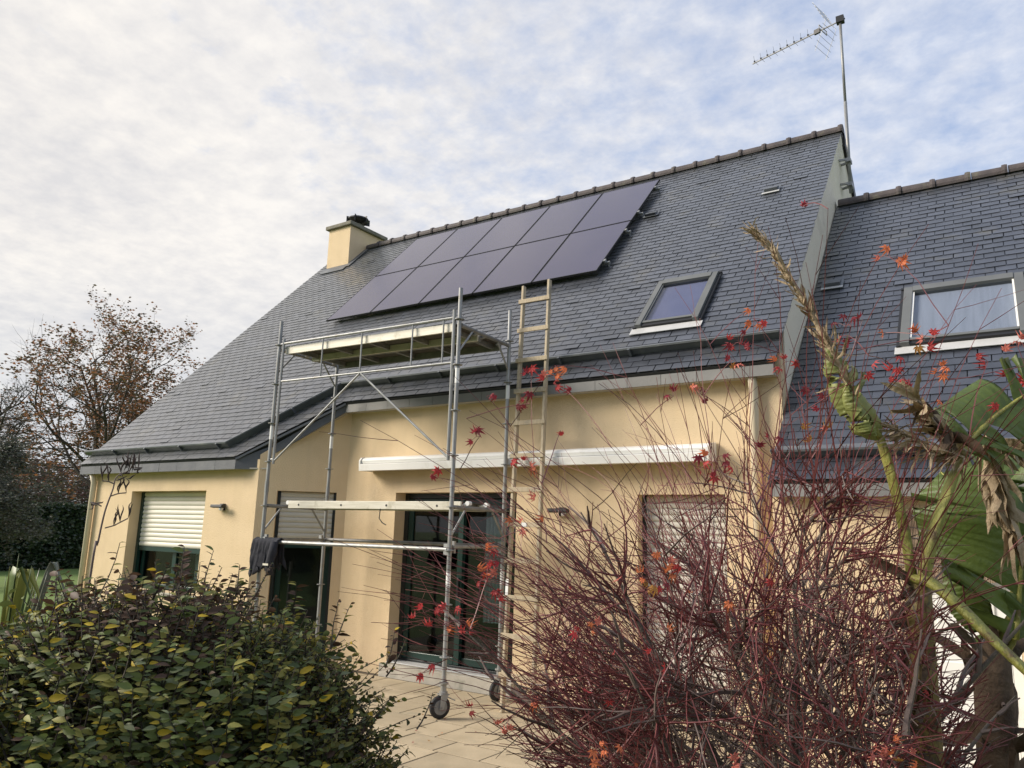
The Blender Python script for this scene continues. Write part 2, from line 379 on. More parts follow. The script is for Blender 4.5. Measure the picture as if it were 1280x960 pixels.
# windows and doors --------------------------------------------------
def shutter(par, mb_to, s0, s1, zt, zb, name='slat', pitch=0.073, m=SHUT, dpt=0.06):
    """mb_to(s,d,z) -> world; d positive inwards"""
    n = max(1, int(round((zt - zb) / pitch))); ph = (zt - zb) / n
    for i in range(n):
        za = zt - i * ph; b = MB(); prof = [(0.0, 0.004), (-0.012, 0.25), (-0.015, 0.5), (-0.012, 0.75), (0.0, 0.985)]
        vs = []
        for s in (s0, s1):
            for dd, t in prof: vs.append(mb_to(s, dpt + dd, za - t * ph))
        k = len(prof); fs = [(j, j + 1, j + 1 + k, j + k) for j in range(k - 1)]
        vs += [mb_to(s, dpt + 0.008, za - t * ph) for s in (s0, s1) for t in (0.004, 0.985)]
        o = 2 * k; fs += [(o, o + 2, o + 3, o + 1), (0, k, o + 2, o), (k - 1, o + 1, o + 3, 2 * k - 1)]
        b.add(vs, fs).build(name, m, par)
def to_line(p0, u):
    p0 = V(p0); u = V(u).normalized(); n = V((u.y, -u.x, 0))
    def f(s, d, z): return p0 + u * s - n * d + V((0, 0, z))
    return f
def lbox(f, s0, s1, d0, d1, z0, z1, mb=None, mi=0):
    mb = mb or MB()
    return mb.add([f(s0, d0, z0), f(s1, d0, z0), f(s1, d1, z0), f(s0, d1, z0), f(s0, d0, z1), f(s1, d0, z1), f(s1, d1, z1), f(s0, d1, z1)],
                  [(0, 3, 2, 1), (4, 5, 6, 7), (0, 1, 5, 4), (1, 2, 6, 5), (2, 3, 7, 6), (3, 0, 4, 7)], mi)
def part(name, par=None):
    o = bpy.data.objects.new(name, None); col.objects.link(o)
    if par is not None: o.parent = par; o.matrix_parent_inverse = PINV[par.name]
    PINV[o.name] = Matrix()
    return o
# left window
f = to_line((-13.62, YL, 0), (1, 0, 0))
win = part('window', house); win['label'] = 'wide window with its cream roller shutter half lowered'
for (a, c, z0, z1) in ((1.253, 1.32, 0.853, 2.397), (3.20, 3.267, 0.853, 2.397)): lbox(f, a, c, .17, .228, z0, z1).build('shutter_rail', GREEN, win)
b = MB()
for (a, c, z0, z1) in ((1.33, 1.40, .86, 2.39), (3.12, 3.19, .86, 2.39), (1.402, 3.118, .86, .93), (2.20, 2.30, .932, 2.39)): lbox(f, a, c, .25, .31, z0, z1, b)
b.build('frame', GREEN, win, bevel=.004)
for a, c in ((1.40, 2.20), (2.30, 3.12)): lbox(f, a, c, .275, .283, .93, 2.39).build('pane', GLASS, win)
shutter(win, f, 1.322, 3.198, 2.395, 1.515, dpt=.20)
lbox(f, 1.322, 3.198, .185, .215, 1.445, 1.512).build('shutter_bottom_bar', GREEN, win)
lbox(f, 1.20, 3.32, -.04, .20, .80, .848).build('sill', STONE, win, bevel=.004)
# angled window / door
f = to_line(A0, UO)
win = part('angled_door', house); win['label'] = 'narrow door in the angled wall with its shutter half lowered'
for (a, c, z0, z1) in ((.283, .325, .022, 2.397), (1.075, 1.117, .022, 2.397)): lbox(f, a, c, .06, .12, z0, z1).build('shutter_rail', DARKFR, win)
shutter(win, f, .327, 1.073, 2.395, 1.66, m=SHUT_G, dpt=.09)
lbox(f, .327, 1.073, .075, .105, 1.60, 1.657).build('shutter_bottom_bar', GREEN, win)
b = MB()
for (a, c, z0, z1) in ((.327, .40, .05, 2.39), (1.00, 1.073, .05, 2.39), (.402, .998, .05, .14)): lbox(f, a, c, .18, .23, z0, z1, b)
b.build('frame', GREEN, win); lbox(f, .40, 1.0, .20, .208, .14, 2.39).build('pane', GLASS, win)
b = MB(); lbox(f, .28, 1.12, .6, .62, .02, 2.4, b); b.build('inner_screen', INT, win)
# patio door
f = to_line((DX0, YC, 0), (1, 0, 0)); WD = DX1 - DX0
win = part('patio_door', house); win['label'] = 'dark green sliding patio door with two glass panels'
b = MB()
for (a, c, z0, z1) in ((.003, .075, .163, 2.397), (WD - .075, WD - .003, .163, 2.397), (.077, WD - .077, 2.33, 2.397), (.077, WD - .077, .163, .205)): lbox(f, a, c, .20, .30, z0, z1, b)
b.build('frame', DARKFR, win, bevel=.003)
def leaf(a, c, d, nm):
    p = MB()
    for (q, r_, z0, z1) in ((a, a + .085, .21, 2.325), (c - .085, c, .21, 2.325), (a + .087, c - .087, 2.245, 2.325), (a + .087, c - .087, .21, .30)): lbox(f, q, r_, d, d + .045, z0, z1, p)
    p.build(nm, GREEN, win, bevel=.006)
    lbox(f, a + .08, c - .08, d + .018, d + .026, .295, 2.25).build('pane', GLASS, win)
leaf(.08, 1.045, .205, 'sliding_panel'); leaf(.955, WD - .08, .253, 'sliding_panel')
lbox(f, 0.985, 1.015, .175, .203, 1.05, 1.30).build('handle', DARKFR, win, bevel=.005)
lbox(f, .003, WD - .003, -.01, .19, .163, .178).build('threshold', LEAD, win, bevel=.003)
lbox(f, -.05, WD + .05, -.09, -.004, -.02, .158).build('door_step', STONE, win, bevel=.006)
# shuttered door behind the maple
f = to_line((EX0, YC, 0), (1, 0, 0)); we = EX1 - EX0
win = part('shuttered_door', house); win['label'] = 'garden door closed by a grey roller shutter'
for a, c in ((.003, .045), (we - .045, we - .003)): lbox(f, a, c, .12, .18, .165, 2.357).build('shutter_rail', DARKFR, win)
shutter(win, f, .047, we - .047, 2.355, .25, m=SHUT_G, dpt=.15)
lbox(f, -.03, we + .03, -.05, .2, .10, .158).build('sill', STONE, win)
# white wing door
f = to_line((WD0, YW, 0), (1, 0, 0)); ww = WD1 - WD0
win = part('wing_door', house); win['label'] = 'white panelled door in the low wing'
b = MB()
for (a, c, z0, z1) in ((.003, .07, .063, 2.117), (ww - .07, ww - .003, .063, 2.117), (.072, ww - .072, 2.05, 2.117)): lbox(f, a, c, .05, .13, z0, z1, b)
b.build('frame', WHITE, win)
lbox(f, .074, ww - .074, .07, .11, .065, 2.047).build('leaf_panel', WHITE, win)
for z0, z1 in ((.18, .95), (1.05, 1.95)): lbox(f, .16, ww - .16, .056, .069, z0, z1).build('raised_panel', WHITE, win, bevel=.006)

# roofs ------------------------------------------------------------
YE_L, YE_C = 6.93, 7.757
XO0, XO1 = -9.48, -8.20
def rp(x, y, h=0.0, zf=zroof): return V((x, y - h * SIN, zf(y) + h * COS))
roof = part('roof', house); roof['label'] = 'main slate roof'
wroof = part('wing_roof', house); wroof['label'] = 'lower slate roof of the wing'
outline = [(XL, YE_L), (XO0, YE_L), (XO1, YE_C), (XR, YE_C), (XR, RY), (XL, RY)]
n_ = V((0, -SIN, COS))
MB().prism([rp(min(x, -2.03), y, -0.09) for x, y in outline], n_ * 0.075).build('sarking', SLATE_BASE, roof)
yb = 17.4
MB().prism([V((XL, RY + .002, RZ - .02)), V((XR, RY + .002, RZ - .02)), V((XR, yb, RZ - .02 - (yb - RY) * TH)), V((XL, yb, RZ - .02 - (yb - RY) * TH))], V((0, SIN, COS)) * -.085).build('back_slope', SLATE, roof)
MB().prism([rp(-1.995, 7.29, -.09, zwing), rp(5.4, 7.29, -.09, zwing), rp(5.4, WRY, -.09, zwing), rp(-1.995, WRY, -.09, zwing)], n_ * .075).build('sarking', SLATE_BASE, wroof)
MB().prism([V((-1.995, WRY + .002, WRZ - .02)), V((5.4, WRY + .002, WRZ - .02)), V((5.4, 16, WRZ - .02 - (16 - WRY) * TH)), V((-1.995, 16, WRZ - .02 - (16 - WRY) * TH))], V((0, SIN, COS)) * -.085).build('back_slope', SLATE, wroof)
# rear bargeboard, seen past the gable
MB().prism([V((-2.008, RY + .03, RZ - .03)), V((-2.008, yb, RZ - .03 - (yb - RY - .03) * TH)), V((-2.008, yb, RZ - .25 - (yb - RY - .03) * TH)), V((-2.008, RY + .03, RZ - .27))], V((.04, 0, 0))).build('bargeboard', BLACK, roof)

def clip(poly, inside, inter):
    o = []
    for i in range(len(poly)):
        a, b = poly[i - 1], poly[i]
        if inside(b):
            if not inside(a): o.append(inter(a, b))
            o.append(b)
        elif inside(a): o.append(inter(a, b))
    return o
def half(poly, p, nrm):
    d = lambda q: (q[0] - p[0]) * nrm[0] + (q[1] - p[1]) * nrm[1]
    def it(a, b):
        t = d(a) / (d(a) - d(b)); return (a[0] + (b[0] - a[0]) * t, a[1] + (b[1] - a[1]) * t)
    return clip(poly, lambda q: d(q) >= 0, it)
srg = random.Random(11)
slates = []          # (poly in (x,v), row v0, wing?)
def lay(x0, x1, y0, y1, exp, width, wing):
    v0 = y0 / COS; vtop = y1 / COS; k = 0
    while v0 < vtop - 0.02:
        x = x0 - width * (0.5 if k % 2 else 0.0) - 0.01 + srg.uniform(-.006, .006)
        while x < x1:
            wj = width + srg.uniform(-.004, .004)
            poly = [(x + .0042, v0 + srg.uniform(-.0025, .0025)), (x + wj - .0042, v0 + srg.uniform(-.0025, .0025)), (x + wj - .0042, min(v0 + exp * 1.16, vtop)), (x + .0042, min(v0 + exp * 1.16, vtop))]
            poly = half(poly, (x0, 0), (1, 0)); poly = half(poly, (x1, 0), (-1, 0)) if poly else poly
            if poly and not wing:
                cy_ = (v0 + exp * .58) * COS
                if cy_ < YE_C + 0.12:
                    # keep the part left of the raking edge
                    p = (XO0, YE_L / COS); q = (XO1, YE_C / COS)
                    nn = (-(q[1] - p[1]), q[0] - p[0])
                    if v0 * COS < YE_C - 0.02: poly = half(poly, p, nn)
            if len(poly) >= 3:
                ar = abs(sum(poly[i - 1][0] * poly[i][1] - poly[i][0] * poly[i - 1][1] for i in range(len(poly)))) / 2
                if ar > 0.0006: slates.append((poly, v0, wing, exp))
            x += width
        v0 += exp; k += 1
EXPO = (YE_C - YE_L) / COS / 10
lay(XL, XR, YE_L, RY - .02, EXPO, 0.205, False)
lay(-1.992, 3.2, 7.29, WRY - .02, EXPO, 0.205, True)
def slate_geo(s):
    poly, v0, wing, ex = s
    zf = zwing if wing else zroof
    tilt = srg.uniform(.0065, .0095)
    if srg.random() < 0.03: tilt += srg.uniform(0.004, 0.008)
    top = [rp(x, v * COS, tilt * (1 - (v - v0) / (ex * 1.16)) + .001, zf) for x, v in poly]
    bot = [rp(x, v * COS, tilt * (1 - (v - v0) / (ex * 1.16)) - .0045, zf) for x, v in poly]
    n = len(top)
    return top + bot, [tuple(range(n)), tuple(reversed(range(n, 2 * n)))] + [(i + n, (i + 1) % n + n, (i + 1) % n, i) for i in range(n)]
def scen(s):
    p = s[0]; x = sum(q[0] for q in p) / len(p); v = sum(q[1] for q in p) / len(p); return rp(x, v * COS, 0, zwing if s[2] else zroof)
SKY_MAIN = (-3.86, -3.04, 8.42, 9.22)
def hidden(s):
    c = scen(s)
    if not inframe(c): return True
    if not s[2] and -10.7 < c.x < -5.0 and 9.7 < c.y < 12: return True
    if s[2] and c.y < 7.9: return True
    return False
order = sorted(range(len(slates)), key=lambda i: (hidden(slates[i]), (scen(slates[i]) - CAM).length))
single = set(order[:300])
rest, wrest = MB(), MB()
for i, s in enumerate(slates):
    vs, fs = slate_geo(s)
    if i in single: MB().add(vs, fs).build('slate', SLATE, wroof if s[2] else roof)
    else: (wrest if s[2] else rest).add(vs, fs)
rest.build('slates', SLATE, roof, kind='stuff'); wrest.build('slates', SLATE, wroof, kind='stuff')

# ridge tiles
def ridge_tiles(x0, x1, yr, zr, par):
    n = int((x1 - x0) / 0.40)
    for i in range(n):
        a = x0 + (x1 - x0) * i / n; c = x0 + (x1 - x0) * (i + 1) / n
        b = MB(); prof = [(a + .004, .098), (c - .075, .094), (c - .07, .116), (c - .035, .121), (c - .004, .114)]
        K = 10; o = 0
        for (x, r) in prof:
            for k in range(K + 1):
                t = math.pi * (k / K) * 1.24 - math.pi * .12
                b.v.append((x, yr + r * math.cos(t) * 1.05, zr - .035 + r * math.sin(t)))
        for j in range(len(prof) - 1):
            for k in range(K):
                q = j * (K + 1) + k; b.f.append((q, q + 1, q + K + 2, q + K + 1)); b.m.append(0)
        b.f.append(tuple(range(K + 1))); b.m.append(0)
        e = (len(prof) - 1) * (K + 1); b.f.append(tuple(reversed(range(e, e + K + 1)))); b.m.append(0)
        o_ = b.build('ridge_tile', RIDGE, par)
ridge_tiles(-12.70, XR + .02, RY, RZ + .02, roof)
ridge_tiles(-1.97, 3.2, WRY, WRZ + .02, wroof)

# roof-laid gutters: an upstand swept along a line on the slates
def gutter(pts, zf, par, m=ZINC, hgt=.09):
    prof = [(0.0, -.005), (-.012, hgt * .96), (-.024, hgt), (-.014, hgt + .018), (.012, hgt + .015), (.02, hgt * .93), (.055, .012), (.16, .014), (.16, .004)]
    b = MB(); k = len(prof)
    P = [V((x, y, zf(y))) for x, y in pts]
    for i, p in enumerate(P):
        d = (P[min(i + 1, len(P) - 1)] - P[max(i - 1, 0)]).normalized()
        nn = n_; out_ = d.cross(nn).normalized()          # downslope
        if out_.z > 0: out_ = -out_
        sc_ = 1.0
        if 0 < i < len(P) - 1:
            d1 = (P[i] - P[i - 1]).normalized(); sc_ = 1 / max(.6, d.dot(d1))
        for u, h in prof: b.v.append(tuple(p - out_ * u * sc_ + nn * (h + .016)))
    for i in range(len(P) - 1):
        for j in range(k - 1):
            a = i * k + j; b.f.append((a, a + 1, a + k + 1, a + k)); b.m.append(0)
    b.f.append(tuple(range(k))); b.m.append(0); e = (len(P) - 1) * k; b.f.append(tuple(reversed(range(e, e + k)))); b.m.append(0)
    g = b.build('roof_gutter', m, par)
    return g
def clips(pts, zf, par):
    for i in range(len(pts) - 1):
        a = V((*pts[i], 0)); c = V((*pts[i + 1], 0)); Ln = (c - a).length
        for j in range(1, int(Ln / .95) + 1):
            p = a + (c - a) * (j * .95 / Ln)
            if j * .95 > Ln - .1: continue
            q0 = rp(p.x, p.y - .01, .02, zf); q1 = rp(p.x, p.y - .014, .118, zf)
            MB().bar(q0, q1, .03, .045, up=n_.cross(V((1, 0, 0)))).build('gutter_strap', ZINC, par)
gl = [(XL - .06, 7.09), (-9.83, 7.09), (-8.46, 8.02), (XR - .0, 8.02)]
gutter(gl, zroof, house); clips(gl, zroof, house)
gutter([(-1.99, 7.50), (3.4, 7.50)], zwing, house)
# downpipes
def pipe(pts, r, nm='downpipe', m=None):
    b = MB().tube(pts, r, 12); o = b.build(nm, m or RENDER_P, house, smooth=True)
RENDER_P = mat('pipe_paint', (0.60, 0.52, 0.38), (0.64, 0.56, 0.42), 3, 0.5)
pipe([(-2.27, 7.83, 3.60), (-2.27, 7.90, 3.45), (-2.27, 7.905, 0.0)], .048)
pipe([(-13.50, 7.02, 2.70), (-13.50, 7.07, 2.55), (-13.50, 7.07, 0.0)], .045)
# fascias, in panels
def panels(a, c, z0a, z1a, z0c, z1c, th, m, step, nm='fascia_panel'):
    a = V((*a, 0)); c = V((*c, 0)); Ln = (c - a).length; u = (c - a) / Ln; nn = V((u.y, -u.x, 0)); k = max(1, int(round(Ln / step)))
    for i in range(k):
        s0 = Ln * i / k + .0025; s1 = Ln * (i + 1) / k - .0025
        def Z(s, p, q): return p + (q - p) * s / Ln
        p0 = a + u * s0; p1 = a + u * s1; j = srg.uniform(0, .003)
        pl = [p0 + V((0, 0, Z(s0, z0a, z0c))), p1 + V((0, 0, Z(s1, z0a, z0c))), p1 + V((0, 0, Z(s1, z1a, z1c))), p0 + V((0, 0, Z(s0, z1a, z1c)))]
        pl = [q + nn * j for q in pl]
        MB().prism(pl, -nn * th).build(nm, m, house)
zl = zroof(YE_L); zc_ = zroof(YE_C)
panels((XL - .02, YE_L + .03), (XO0 - .002, YE_L + .03), zl - .17, zl - .035, zl - .17, zl - .035, .03, FASCIA_D, .48)
panels((XO1 + .03, YE_C + .03), (XR - .03, YE_C + .03), zc_ - .155, zc_ - .04, zc_ - .155, zc_ - .04, .03, FASCIA_L, .42)
# raking edge of the angled part: deep boarded end, then a raking board
a = V((XO0, YE_L + .03, 0)); c = V((XO1 + .03, YE_C + .03, 0)); u = (c - a).normalized(); Ln = (c - a).length
def rz(s): return zl + (zc_ - zl) * s / Ln
s1 = .52
MB().prism([a + V((0, 0, zl - .17)), a + u * s1 + V((0, 0, zl - .17)), a + u * s1 + V((0, 0, rz(s1) - .10)), a + V((0, 0, zl - .035))], -V((u.y, -u.x, 0)) * .03).build('fascia_panel', FASCIA_D, house)
MB().prism([a + u * (s1 + .004) + V((0, 0, rz(s1) - .24)), c + V((0, 0, zc_ - .155)), c + V((0, 0, zc_ - .04)), a + u * (s1 + .004) + V((0, 0, rz(s1) - .10))], -V((u.y, -u.x, 0)) * .03).build('fascia_panel', FASCIA_D, house)
p0 = a + V((0, 0, zl - .09)); p1 = c + V((0, 0, zc_ - .095))
MB().bar(a + V((0, 0, zl - .028)) , c + V((0, 0, zc_ - .03)), .05, .03).build('raking_trim', ZINC, house)
# soffits
sf = MB()
sf.prism([V((XL, YE_L + .05, zl - .165)), V((XO0 - .02, YE_L + .05, zl - .165)), V((-9.05, YL + .06, zl - .165)), V((XL, YL + .06, zl - .165))], V((0, 0, .02)))
sf.prism([V((XO1 + .03, YE_C + .05, zc_ - .145)), V((XR - .035, YE_C + .05, zc_ - .145)), V((XR - .035, YC + .04, zc_ - .145)), V((XO1 + .03, YC + .04, zc_ - .145))], V((0, 0, .02)))
d = V((u.y, -u.x, 0))
sf.prism([a + u * .5 - d * .04 + V((0, 0, rz(.5) - .24)), c - d * .04 + V((0, 0, zc_ - .15)), c - d * .30 + V((0, 0, zc_ - .15)), a + u * .5 - d * .30 + V((0, 0, rz(.5) - .24))], V((0, 0, .02)))
sf.build('soffit', SOFFIT, house)
panels((-1.97, 7.32), (4.6, 7.32), zwing(7.29) - .15, zwing(7.29) - .035, zwing(7.29) - .15, zwing(7.29) - .035, .03, FASCIA_L, .42)
MB().prism([V((-1.99, 7.34, zwing(7.29) - .14)), V((4.6, 7.34, zwing(7.29) - .14)), V((4.6, YW + .03, zwing(7.29) - .14)), V((-1.99, YW + .03, zwing(7.29) - .14))], V((0, 0, .02))).build('wing_soffit', SOFFIT, house)

# chimney
ch = part('chimney', house); ch['label'] = 'square beige chimney with weathered slab cap'
MB().box((-13.47, 11.89, 7.6), (-12.75, 13.02, 8.955)).build('stack', RENDER, ch)
MB().box((-13.54, 11.82, 8.957), (-12.68, 13.09, 9.05)).build('cap', CHCAP, ch, bevel=.015)
b = MB(); b.prism([rp(-13.50, 11.70, .024), rp(-12.70, 11.70, .024), rp(-12.70, 11.90, .024), rp(-13.50, 11.90, .024)], n_ * .004)
b.prism([rp(-12.749, 11.80, .024), rp(-12.60, 11.80, .024), rp(-12.60, 12.40, .024), rp(-12.749, 12.40, .024)], n_ * .006)
b.build('flashing', ZINC, ch)
b = MB(); b.lathe((-13.03, 12.38, 9.05), (0, 0, 1), [(0, .12), (.10, .12), (.11, .09), (.17, .09)], 14)
b.build('flue', CHCAP, ch, smooth=False)
b = MB()
b.lathe((-13.03, 12.38, 9.22), (0, 0, 1), [(0, .10), (.03, .22), (.09, .27), (.13, .25), (.15, .12), (.19, .05), (.20, .01)], 16)
for k in range(6):
    t = k * math.pi / 3; b.box((.15, -.01, -.02), (.29, .01, .13), M=Matrix.Translation((-13.03, 12.38, 9.24)) @ Matrix.Rotation(t, 4, 'Z'))
b.build('cowl', BLACK, ch)

# skylights
def skylight(x0, x1, y0, y1, zf, label, side=0.085, sky_m=None):
    sk = part('skylight', house); sk['label'] = label
    v0, v1 = y0 / COS, y1 / COS
    def Q(x, v, h): return rp(x, v * COS, h, zf)
    def slab(xa, xb, va, vb, h0, h1, m, nm, bev=.004):
        b = MB(); vs = [Q(xa, va, h0), Q(xb, va, h0), Q(xb, vb, h0), Q(xa, vb, h0), Q(xa, va, h1), Q(xb, va, h1), Q(xb, vb, h1), Q(xa, vb, h1)]
        b.add(vs, [(0, 3, 2, 1), (4, 5, 6, 7), (0, 1, 5, 4), (1, 2, 6, 5), (2, 3, 7, 6), (3, 0, 4, 7)]); return b.build(nm, m, sk, bevel=bev)
    slab(x0 - .05, x1 + .05, v0 - .13, v0 - .002, .022, .030, LEAD, 'apron', 0)
    slab(x0, x0 + side, v0, v1, .0, .085, FRAME_G, 'frame_side'); slab(x1 - side, x1, v0, v1, .0, .085, FRAME_G, 'frame_side')
    slab(x0 + side + .001, x1 - side - .001, v1 - .11, v1 - .001, .0, .095, FRAME_G, 'frame_head')
    slab(x0 + side + .001, x1 - side - .001, v0 + .001, v0 + .055, .0, .06, BLACK, 'frame_foot')
    slab(x0 + side + .001, x1 - side - .001, v0 + .056, v0 + .10, .0, .075, FRAME_G, 'sash_foot')
    for xa, xb in ((x0 + side + .001, x0 + side + .018), (x1 - side - .018, x1 - side - .001)): slab(xa, xb, v0 + .101, v1 - .112, .0, .072, WHITE if side > .08 else FRAME_G, 'sash_bar', 0)
    slab(x0 + side + .019, x1 - side - .019, v0 + .101, v1 - .112, .052, .058, GLASS_ROOF, 'pane', 0)
    slab(x0 + side + .019, x1 - side - .019, v0 + .101, v1 - .112, .018, .022, sky_m, 'sky_tint_sheet', 0)  # added sheet below the pane, coloured like the reflected sky
    slab(x0 - .035, x0 - .001, v0 - .01, v1 + .03, .02, .05, BLACK, 'flashing_side', 0); slab(x1 + .001, x1 + .035, v0 - .01, v1 + .03, .02, .05, BLACK, 'flashing_side', 0)
    slab(x0 - .035, x1 + .035, v1 + .001, v1 + .04, .02, .06, BLACK, 'flashing_head', 0)
SKY_TINT = mat('sky_reflection_tint', (0.17, 0.18, 0.31), (0.20, 0.21, 0.34), 3, 0.9)  # lavender-blue sky reflection painted into the colour of the sheet
SKY_TINT_PALE = mat('sky_reflection_tint_pale', (0.42, 0.445, 0.46), (0.52, 0.545, 0.56), 3, 0.9, stretch=(9, .5, .5))  # paler, streaked sky reflection painted for the wing roof window
skylight(-3.84, -3.03, 8.43, 9.22, zroof, 'small roof window above the central eave', .075, SKY_TINT)
skylight(-0.955, 0.19, 8.71, 9.53, zwing, 'wide roof window in the wing roof', .09, SKY_TINT_PALE)
# slate vents
def vent(x, y, zf, light):
    o = part('roof_vent', house); v = y / COS
    def Q(a, b_, h): return rp(x + a, (v + b_) * COS, h, zf)
    b = MB().prism([Q(-.13, -.09, .026), Q(.13, -.09, .026), Q(.13, .10, .026), Q(-.13, .10, .026)], n_ * .006); b.build('plate', ZINC, o)
    b = MB(); b.add([Q(-.095, -.07, .033), Q(.095, -.07, .033), Q(.095, .08, .033), Q(-.095, .08, .033), Q(-.095, -.07, .075), Q(.095, -.07, .075)], [(0, 1, 5, 4), (4, 5, 2, 3), (1, 2, 5), (0, 4, 3)]); b.build('hood', SLATE if not light else ZINC, o)
    if light: MB().prism([Q(-.13, -.135, .027), Q(.13, -.135, .027), Q(.13, -.092, .027), Q(-.13, -.092, .027)], n_ * .006).build('apron', LEAD, o)
vent(-2.80, 11.06, zroof, True); vent(-4.77, 11.10, zroof, False); vent(-1.79, 9.86, zwing, True)

# ---------------------------------------------------------------- solar panels on their rails
PX0, PW, PH = -10.754, 1.134, 1.73
def pp(x, v, h):                                    # v: metres up the slope from the bottom edge
    return rp(x, 9.58 + v * COS, h)
PY0 = 9.58 - 0.0
HB = 0.085
def pq(x, v, h):
    base = V((x, 9.58, 3.877 + 1.88)); return base + V((0, COS, SIN)) * v + n_ * (h - .03)
order_w = ['first', 'second', 'third', 'fourth', 'fifth']
for r_ in range(2):
    for i in range(5):
        x0 = PX0 + i * 1.154; x1 = x0 + PW; v0 = r_ * 1.75; v1 = v0 + PH
        t = thing('solar_panel', '%s black solar panel from the chimney in the %s row' % (order_w[i], ('lower', 'upper')[r_]), 'solar panel', tuple(pq(x0, v0, 0)), 'black solar panels on the main roof')
        fb = MB()
        def sl(xa, xb, va, vb, h0, h1, b):
            vs = [pq(xa, va, h0), pq(xb, va, h0), pq(xb, vb, h0), pq(xa, vb, h0), pq(xa, va, h1), pq(xb, va, h1), pq(xb, vb, h1), pq(xa, vb, h1)]
            return b.add(vs, [(0, 3, 2, 1), (4, 5, 6, 7), (0, 1, 5, 4), (1, 2, 6, 5), (2, 3, 7, 6), (3, 0, 4, 7)])
        e = .011
        sl(x0, x1, v0, v0 + e, 0, .032, fb); sl(x0, x1, v1 - e, v1, 0, .032, fb); sl(x0, x0 + e, v0 + e + .0005, v1 - e - .0005, 0, .032, fb); sl(x1 - e, x1, v0 + e + .0005, v1 - e - .0005, 0, .032, fb)
        fb.build('frame', BLACK, t)
        sl(x0 + e + .0005, x1 - e - .0005, v0 + e + .0005, v1 - e - .0005, .006, .0295, MB()).build('glass', CELL, t)
rails = (('first', .32), ('second', 1.38), ('third', 2.08), ('fourth', 3.12))
for nm, v in rails:
    t = thing('mounting_rail', '%s aluminium rail up from the eave under the solar panels' % nm, 'rail', tuple(pq(PX0, v, -.05)), 'rails under the solar panels')
    MB().bar(pq(PX0 - .02, v, -.024), pq(PX0 + 5 * 1.154 + .07, v, -.024), .04, .04, up=n_).build('channel', GALV, t)
    MB().bar(pq(PX0 + 5 * 1.154 + .0, v - .03, .012), pq(PX0 + 5 * 1.154 + .0, v + .03, .012), .035, .045, up=n_).build('end_clamp', GALV, t)
    for i in range(5):
        x = PX0 + .6 + i * 1.2; MB().bar(pq(x, v, -.046), pq(x, v - .01, -.112), .05, .012, up=V((1, 0, 0))).build('roof_hook', GALV, t)
    x = PX0 + 5 * 1.154 + .045; MB().bar(pq(x, v, -.046), pq(x, v - .01, -.108), .05, .012, up=V((1, 0, 0))).build('roof_hook', GALV, t)

# ---------------------------------------------------------------- awning, lamps
aw = thing('awning', 'long white folded awning cassette fixed above the patio door', 'awning', (-5.2, YC, 2.8))
x0, x1 = -7.74, -2.70
def sweep(prof, xa, xb, nm, m, par):
    k = len(prof); b = MB(); b.v = [(x, y_, z_) for x in (xa, xb) for y_, z_ in prof]
    b.f = [(j, (j + 1) % k, (j + 1) % k + k, j + k) for j in range(k)] + [tuple(reversed(range(k))), tuple(range(k, 2 * k))]; b.m = [0] * len(b.f)
    return b.build(nm, m, par)
sweep([(7.72, 2.79), (7.712, 2.83), (7.735, 2.862), (7.80, 2.885), (7.96, 2.90), (7.96, 2.79)], x0 + .03, x1 - .03, 'hood', WHITE, aw)
sweep([(7.70, 2.69), (7.692, 2.775), (7.70, 2.783), (7.90, 2.783), (7.90, 2.70)], x0 + .03, x1 - .03, 'front_bar', WHITE, aw)
for xa, xb in ((x0, x0 + .028), (x1 - .028, x1)): sweep([(7.705, 2.69), (7.695, 2.83), (7.73, 2.875), (7.955, 2.91), (7.955, 2.695)], xa, xb, 'end_cap', WHITE, aw)
def lamp(x, y, z, label):
    t = thing('wall_lamp', label, 'lamp', (x, y, z), 'outdoor wall lamps')
    MB().box((x - .04, y - .05, z - .05), (x + .04, y - .002, z + .05)).build('base', BLACK, t, bevel=.005)
    b = MB(); b.box((-.15, -.035, -.022), (.12, .035, .022), M=Matrix.Translation((x, y - .10, z + .01)) @ Matrix.Rotation(R(-8), 4, 'X')); b.build('head', BLACK, t, bevel=.008)
    MB().lathe((x + .05, y - .08, z - .01), (0, -.4, -1), [(0, .03), (.03, .03), (.045, .015)], 10).build('sensor', STICK, t)
lamp(-9.88, YL, 2.15, 'small black wall lamp between the wide window and the angled wall')
lamp(-4.58, YC, 2.16, 'small black wall lamp on the wall beside the ladder')

# ---------------------------------------------------------------- antenna
an = thing('tv_antenna', 'grey television antenna on a tall mast bracketed to the gable', 'antenna', (-1.88, 12.2, 7.4))
MB().tube([(-1.88, 12.2, 7.32), (-1.88, 12.2, 8.9)], .026, 10).tube([(-1.88, 12.2, 8.9), (-1.883, 12.2, 10.43)], .022, 10).build('mast', GALV, an, smooth=True)
for z in (7.45, 7.86):
    MB().bar((-2.01, 12.10, z), (-1.85, 12.15, z + .01), .03, .03).bar((-2.01, 12.28, z), (-1.85, 12.24, z + .01), .03, .03).box((-1.92, 12.12, z - .03), (-1.845, 12.28, z + .03)).build('bracket', GALV, an)
bd = V((-3.45 + 1.88, 12.63 - 12.2, 0)); BL = bd.length; bd.normalize(); bs = V((-bd.y, bd.x, 0)); bo = V((-1.88, 12.2, 10.38))
MB().bar(bo - bd * .08, bo + bd * BL, .016, .016).build('boom', GALV_D, an)
MB().box((-1.94, 12.15, 10.34), (-1.82, 12.25, 10.45)).build('clamp', BLACK, an)
